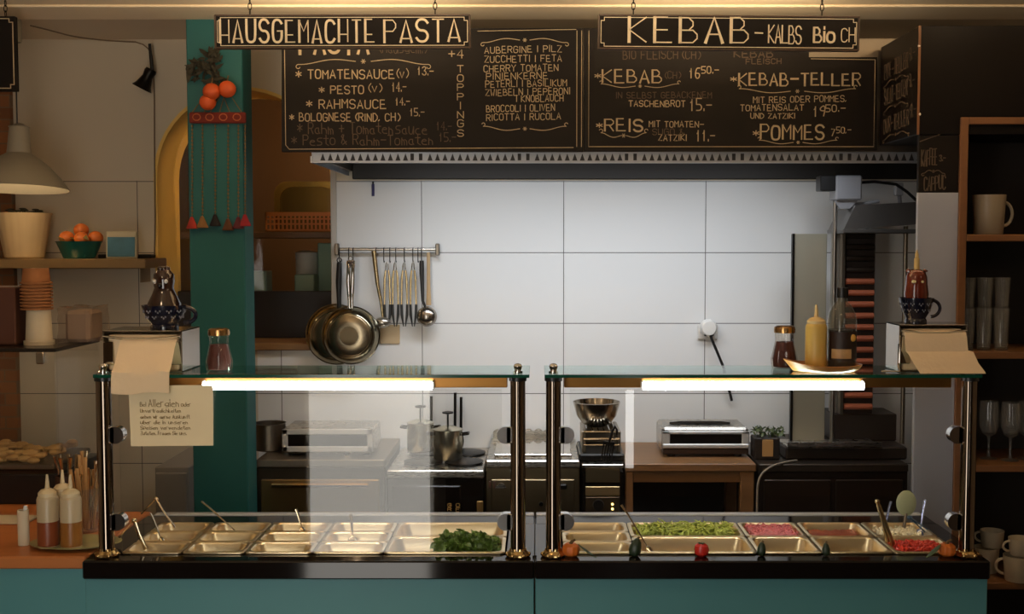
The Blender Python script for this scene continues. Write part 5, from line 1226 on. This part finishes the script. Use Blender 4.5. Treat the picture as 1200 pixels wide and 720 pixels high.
o = MB().span((-.14, -.04, 0), (13*k, .10, 68*k), .004).build('cardboard_box', mat('box_brown', (84, 46, 28), .7, var=.1, scale=8), loc=(v.x, YX, tz0)); tag(o, 'dark brown carton at the left edge on the display case', 'box')
v = P(90, 400, 3.9)
t = thing('napkin_bag', 'clear plastic bag of pale napkins on the glass display case', 'bag', (EXR-.0, 3.9, tz0))
k = 3.9/1350; bx = P(90, 400, 3.9).x-EXR
MB().span((bx-.05, .02, .001), (bx+.035, .15, 38*k), .012).build('napkins', mat('napkin_grey', (150, 128, 108), .9), t)
m = MB(); g = []
b = bmesh.new(); bmesh.ops.create_cube(b, size=1); bmesh.ops.subdivide_edges(b, edges=b.edges[:], cuts=5, use_grid_fill=True)
rnd = random.Random(9)
for vv in b.verts: vv.co = Vector((bx-.008+vv.co.x*.118+rnd.uniform(-.004, .004), .085+vv.co.y*.155+rnd.uniform(-.003, .003), 21.5*k+vv.co.z*41*k+(rnd.uniform(-.004, .004) if vv.co.z > -.45 else .0)))
m._merge(b); m.build('plastic_film', glass('plastic_film_mat', (.92, .9, .88), 1.4, .08, .10, (190, 160, 140)), t)

# plate with squeeze bottles
YQ2 = 3.26; k = YQ2/1350
v = PZ(85, 641, WT); YQ2 = v.y
o = MB().lathe([(0, .002), (.06, 0), (.085, .004), (.125, .012), (.127, .015), (.12, .015), (.08, .008), (0, .006)], seg=48, sy=.62).build('serving_plate', mat('plate_green', (150, 142, 96), .3, var=.35, scale=12), loc=(v.x+.01, YQ2, WT+.0005)); tag(o, 'oval greenish serving plate under the sauce squeeze bottles', 'plate')
SB = mat('clear_plastic', (206, 186, 148), .35, trans=.25)
def sb(px, Yo, lab, liq):
    x = P(px, 640, Y_ := YQ2+Yo).x; squeeze((x, Y_, WT+.0085), 12*k, 84*k, lab, SB, liq, .36, group='sauce bottles on the plate')
sb(57, -.03, 'squeeze bottle half full of reddish brown sauce, left on the plate', mat('sauce_red', (130, 66, 34), .35))
sb(84, -.035, 'squeeze bottle half full of amber sauce, right on the plate', mat('sauce_amber', (140, 90, 36), .35))
sb(75, .035, 'squeeze bottle of amber sauce standing behind the other two', mat('sauce_amber', ()))
# jar of wooden sticks and cutlery
xj2, yj2 = P(101, 620, 3.37).x, 3.37
t = thing('cutlery_jar', 'glass jar packed with wooden sticks and cutlery beside the left post', 'jar', (xj2, yj2, WT+.0005))
MB().lathe([(0, 0), (.036, 0), (.038, .004), (.040, .13), (.038, .13), (.036, .008), (0, .006)], seg=32).build('jar', DGLASS, t)
rnd = random.Random(21); WS = mat('stick_wood', (196, 150, 92), .6, var=.2, scale=20); CS = mat('cutlery_steel', (200, 180, 150), .2, 1)
for i in range(22):
    a_ = rnd.uniform(0, 6.28); r0, r1 = rnd.uniform(.005, .024), rnd.uniform(.018, .05); hh = rnd.uniform(.17, .235); aa = a_+rnd.uniform(-.4, .4)
    if i % 3: MB().tube([(r0*math.cos(a_), r0*math.sin(a_), .008), (r1*math.cos(aa), r1*math.sin(aa), hh)], [.003, .0055], 6, flat=.5).build('wooden_stick', WS, t)
    else: MB().tube([(r0*math.cos(a_), r0*math.sin(a_), .008), (r1*.9*math.cos(aa), r1*.9*math.sin(aa), hh*.85), (r1*math.cos(aa), r1*math.sin(aa), hh)], [.002, .003, .007], 8, flat=.4).build('fork', CS, t)
xj3 = P(80, 600, 3.5).x
t = thing('cutlery_jar', 'dark jar with a few spoons standing behind the squeeze bottles', 'jar', (xj3, 3.5, WT+.0005))
MB().lathe([(0, 0), (.034, 0), (.036, .004), (.036, .14), (.034, .14), (.032, .008), (0, .006)], seg=28).build('jar', mat('jar_brown', (64, 40, 28), .3), t)
for i in range(7):
    a_ = i*.9; MB().tube([(.01*math.cos(a_), .01*math.sin(a_), .01), (.026*math.cos(a_), .026*math.sin(a_), .16), (.034*math.cos(a_), .034*math.sin(a_), .20)], [.002, .003, .007], 8, flat=.5).build('spoon', CS, t)
# sugar sachets holder: small white cup with sticks
v = PZ(28, 639, WT)
t = thing('sachet_holder', 'slim white tube holder with a paper stick at the left edge of the wooden counter', 'holder', (v.x, v.y, WT+.0005)); k = v.y/1350
MB().lathe([(0, 0), (6.5*k, 0), (6.5*k, 42*k), (5.8*k, 42*k), (5.6*k, 2*k), (0, 2*k)], seg=20).build('tube', mat('paper_white', ()), t)
MB().span((1*k, -.003, 3*k), (5*k, .003, 47*k), .001).build('paper_stick', WHITEP, t)
v = PZ(8, 611, WT); o = MB().box((0, 0, .004), (.16, .10, .006), .002).build('paper_pad', mat('paper_white', ()), loc=(v.x, v.y, WT+.0005)); tag(o, 'white paper pad on the wooden counter at the left edge', 'paper')

# ------------------------------------------------------------------ things in the arched hatch, some standing in for street reflections
HS = P(350, 272, 5.3).z
t = thing('hatch_shelf', 'wooden shelf inside the arched hatch carrying a crate', 'shelf', (0, 5.2, 0)); k = 5.35/1350
MB().span((-2.19, 0, HS-.03), (-.41, .35, HS), .003).build('board', wood('hatch_wood', (120, 84, 48), (90, 60, 34)), t)
LS = P(350, 345, 5.3).z; MB().span((-2.19, .32, LS+.001), (-2.15, .35, HS-.031)).build('leg', DARKW, t); MB().span((-.45, .32, LS+.001), (-.41, .35, HS-.031)).build('leg', DARKW, t)
a, b = P(311, 271, 5.28), P(400, 248, 5.28)
t = thing('bread_crate', 'orange slatted crate on the shelf in the arched hatch', 'crate', ((a.x+b.x)/2, 5.28, HS+.0005)); hw = (b.x-a.x)/2; hh = 23*5.28/1350
CR = wood('crate_orange', (206, 130, 54), (176, 104, 40))
m = MB()
for z0, z1 in ((0, .012), (hh*.36, hh*.44), (hh*.62, hh*.7), (hh-.018, hh)):
    m.span((-hw, 0, z0), (hw, .006, z1)); m.span((-hw, .2, z0), (hw, .206, z1)); m.span((-hw, 0, z0), (-hw+.006, .206, z1)); m.span((hw-.006, 0, z0), (hw, .206, z1))
for i in range(19): x_ = -hw+(2*hw-.008)*i/18; m.span((x_, .001, 0), (x_+.008, .005, hh)); m.span((x_, .201, 0), (x_+.008, .205, hh))
m.build('slats', CR, t); MB().span((-hw, 0, 0), (hw, .206, .005)).build('base', CR, t)
def tray(px0, px1, py, Y, z, lab):
    a, b = P(px0, py, Y), P(px1, py, Y); w_ = b.x-a.x; h_ = a.z-z
    t = thing('baking_tray', lab, 'tray', ((a.x+b.x)/2, Y, z), 0, 'baking trays in the crate')
    def rr(w, h, c): 
        return [(-w/2, c)] + [(-w/2+.06-.06*math.cos(i*PI/12), c+h-.06+.06*math.sin(i*PI/12)) for i in range(7)] + [(w/2-.06+.06*math.sin(i*PI/12), c+h-.06+.06*math.cos(i*PI/12)) for i in range(7)] + [(w/2, c)]
    MB().prism(rr(w_, h_, 0), .006).build('sheet', mat('tray_sheet', (120, 92, 46), .3, 1), t)
    o_, i_ = rr(w_, h_, 0), rr(w_-.05, h_-.025, 0); m = MB(); m.prism(o_+i_[::-1], .018, Matrix.Translation((0, -.0185, 0))); m.build('rim', mat('tray_brass', (206, 164, 84), .22, 1), t)
tray(322, 400, 213, 5.33, HS+.008, 'brass coloured baking tray standing upright in the orange crate'); tray(330, 396, 222, 5.37, HS+.008, 'smaller baking tray standing behind the brass one in the crate')
LS = P(350, 345, 5.3).z
t = thing('hatch_counter', 'dark low counter inside the arched hatch', 'counter', (0, 5.2, 0)); MB().span((-2.19, 0, 0), (-.41, .5, LS), .003).build('body', DARKW, t)
PG = mat('pale_green', (150, 172, 150), .5, var=.1, scale=6)
def hb(px0, px1, py, Y, m_, lab, nm, cat):
    a, b = P(px0, py, Y), P(px1, py, Y); o = MB().span((-(b.x-a.x)/2, 0, 0), ((b.x-a.x)/2, .12, a.z-LS-.0005), .004).build(nm, m_, loc=((a.x+b.x)/2, Y, LS+.0005)); tag(o, lab, cat)
hb(296, 312, 318, 5.35, PG, 'pale green carton left of centre in the arched hatch', 'carton', 'box'); hb(345, 368, 322, 5.3, PG, 'pale green carton in front of the white canister in the hatch', 'carton', 'box'); hb(372, 398, 285, 5.42, mat('green_pale2', (140, 168, 148), .5), 'tall pale green carton at the right of the arched hatch', 'carton', 'box')  # pale shapes stand in for street reflections on the hatch glass
v = P(359, 340, 5.46); t = thing('canister', 'white canister behind the pale green cartons in the hatch', 'canister', (v.x, 5.48, LS+.0005))
MB().lathe([(0, 0), (.05, 0), (.052, .004), (.052, .16), (0, .16)], seg=28).build('body', WHITEP, t); MB().lathe([(0, .16), (.054, .16), (.054, .19), (.02, .20), (0, .2)], seg=28).build('lid', WHITEP, t)
l = point('added_hatch_fill', (-.50, 5.32, 2.25), 12.0, (1, .7, .38), .05)  # unseen light added to brighten the arch reveal, tray and crate

# ------------------------------------------------------------------ decoration on the teal pillar
YO = 4.204; kO = YO/1350
c = P(256, 138, YO)
t = thing('bead_hanging', 'red felt band with beaded strings and tassels on the teal pillar', 'wall hanging', (c.x, YO, c.z))
def o_(px, py): v = P(px, py, YO); return Vector((v.x-c.x, -.008, v.z-c.z))
MB().span((o_(223, 145).x, -.016, o_(223, 145).z), (o_(289, 132).x, -.002, o_(289, 132).z), .004).build('felt_band', mat('felt_red', (110, 36, 26), .9, var=.35, scale=25), t)
m = MB()
for px in (232, 247, 263, 279): m.tube([o_(px, 138)+Vector((.014*math.cos(i*.63), -.009, .012*math.sin(i*.63))) for i in range(10)], .002, 6, closed=True)
m.build('spiral_motif', mat('motif_tan', (176, 96, 56), .8), t)
STR = mat('string_tan', (116, 96, 62), .8)
tx_ = ((226, 258, 'red'), (238, 257, 'tan'), (253, 255, 'black'), (268, 260, 'brown'), (280, 258, 'maroon'), (288, 255, 'crimson'))
TC = {'red': (150, 44, 34), 'tan': (128, 92, 52), 'black': (30, 26, 28), 'brown': (86, 52, 30), 'maroon': (84, 30, 38), 'crimson': (140, 30, 40)}
for px, py, cn in tx_:
    e = o_(px, py)
    m = MB(); top_ = o_(px, 146); n = 26
    m.tube([top_, e], .0012, 5)
    for i in range(n): m.sph(top_.lerp(e, (i+.5)/n), .0036, (1, 1, 1.3), 6, 5)
    m.build('bead_string', STR, t)
    m = MB(); m.lathe([(0, .012), (.005, .01), (.012, -.008), (.021, -.03), (.018, -.032), (0, -.03)], (e.x, e.y-.004, e.z), seg=14, flute=.08, nfl=5, sy=.6); m.build('tassel', mat('tassel_'+cn, TC[cn], .9, var=.2, scale=40), t)
m = MB()
for a_, b_ in (((226, 132), (243, 110)), ((240, 132), (246, 112)), ((247, 132), (262, 108)), ((258, 132), (265, 108)), ((270, 132), (262, 112)), ((284, 132), (268, 108))): m.tube([o_(*a_), o_(*b_)], .002, 5)
m.build('cord', STR, t)
for px, py, r_, lab, dy in ((244, 120, 9.5, 'lowest of the three orange balls on the teal pillar', .012), (249, 108, 10, 'upper left of the three orange balls on the teal pillar', .03), (267, 105, 10, 'upper right of the three orange balls on the teal pillar', .02)):
    v = P(px, py, YO-.035)
    t2 = thing('hanging_fruit', lab, 'ornament', (v.x, YO-.035-dy*.4, v.z), 0, 'orange balls on the pillar')
    MB().sph((0, 0, 0), r_*kO, (1, .9, .97), 24, 16).build('ball', mat('deep_orange', (206, 84, 32), .55, var=.12, scale=30), t2); MB().tube([(0, 0, r_*kO*.9), (.002, .01, r_*kO*1.6)], .0025, 6).build('stem', mat('stem_brown', ()), t2)
v = P(250, 70, YO)
t = thing('dried_branch', 'dark dried leafy branch hanging above the orange balls', 'branch', (v.x, YO, v.z))
m = MB(); rnd = random.Random(17)
m.tube([(.01, -.01, .04), (.0, -.014, -.03), (.006, -.014, -.11)], .004, 6); m.tube([(0, -.014, -.02), (-.05, -.016, -.05), (-.08, -.016, -.06)], .003, 6); m.tube([(.0, -.014, 0), (.02, -.016, -.05), (.03, -.016, -.08)], .003, 6); m.build('twig', mat('twig_brown', (62, 44, 30), .8), t)
m = MB()
for i in range(80):
    if i % 3 == 0: px_, pz_ = rnd.uniform(-.085, -.01), rnd.uniform(-.075, -.01)
    else: px_, pz_ = rnd.gauss(.002, .016), rnd.uniform(-.11, .035)
    L2 = rnd.uniform(.012, .026)
    E = Matrix.Translation((px_, -.016-rnd.random()*.02, pz_)) @ Euler((PI/2+rnd.uniform(-.7, .7), rnd.uniform(0, 6), rnd.uniform(-.6, .6))).to_matrix().to_4x4()
    m.sheet([[E @ Vector((-L2+L2*2/4*i2, s*L2*.34*[.1, .9, 1, .6, .05][i2], .004*math.sin(i2))) for s in (-1, 0, 1)] for i2 in range(5)], .0006)
m.build('leaves', mat('dried_leaf', (46, 42, 28), .8, var=.3, scale=30), t)

# the wavy bits of paper and small props behind the right counter: cable and black stand
m = MB(); m.tube(chaik([Vector((P(887, 620, 4.33).x, 4.33, .02)), P(887, 590, 4.33), P(888, 560, 4.33), P(903, 546, 4.33), Vector((P(925, 540, 4.40).x, 4.40, zE+.006)), Vector((P(935, 540, 4.40).x, 4.42, zE+.006))], 3), .004, 8); tag(m.build('power_cable', mat('cable_grey', (150, 140, 124), .5)), 'pale cable curving down in front of the dark grill stand', 'cable')
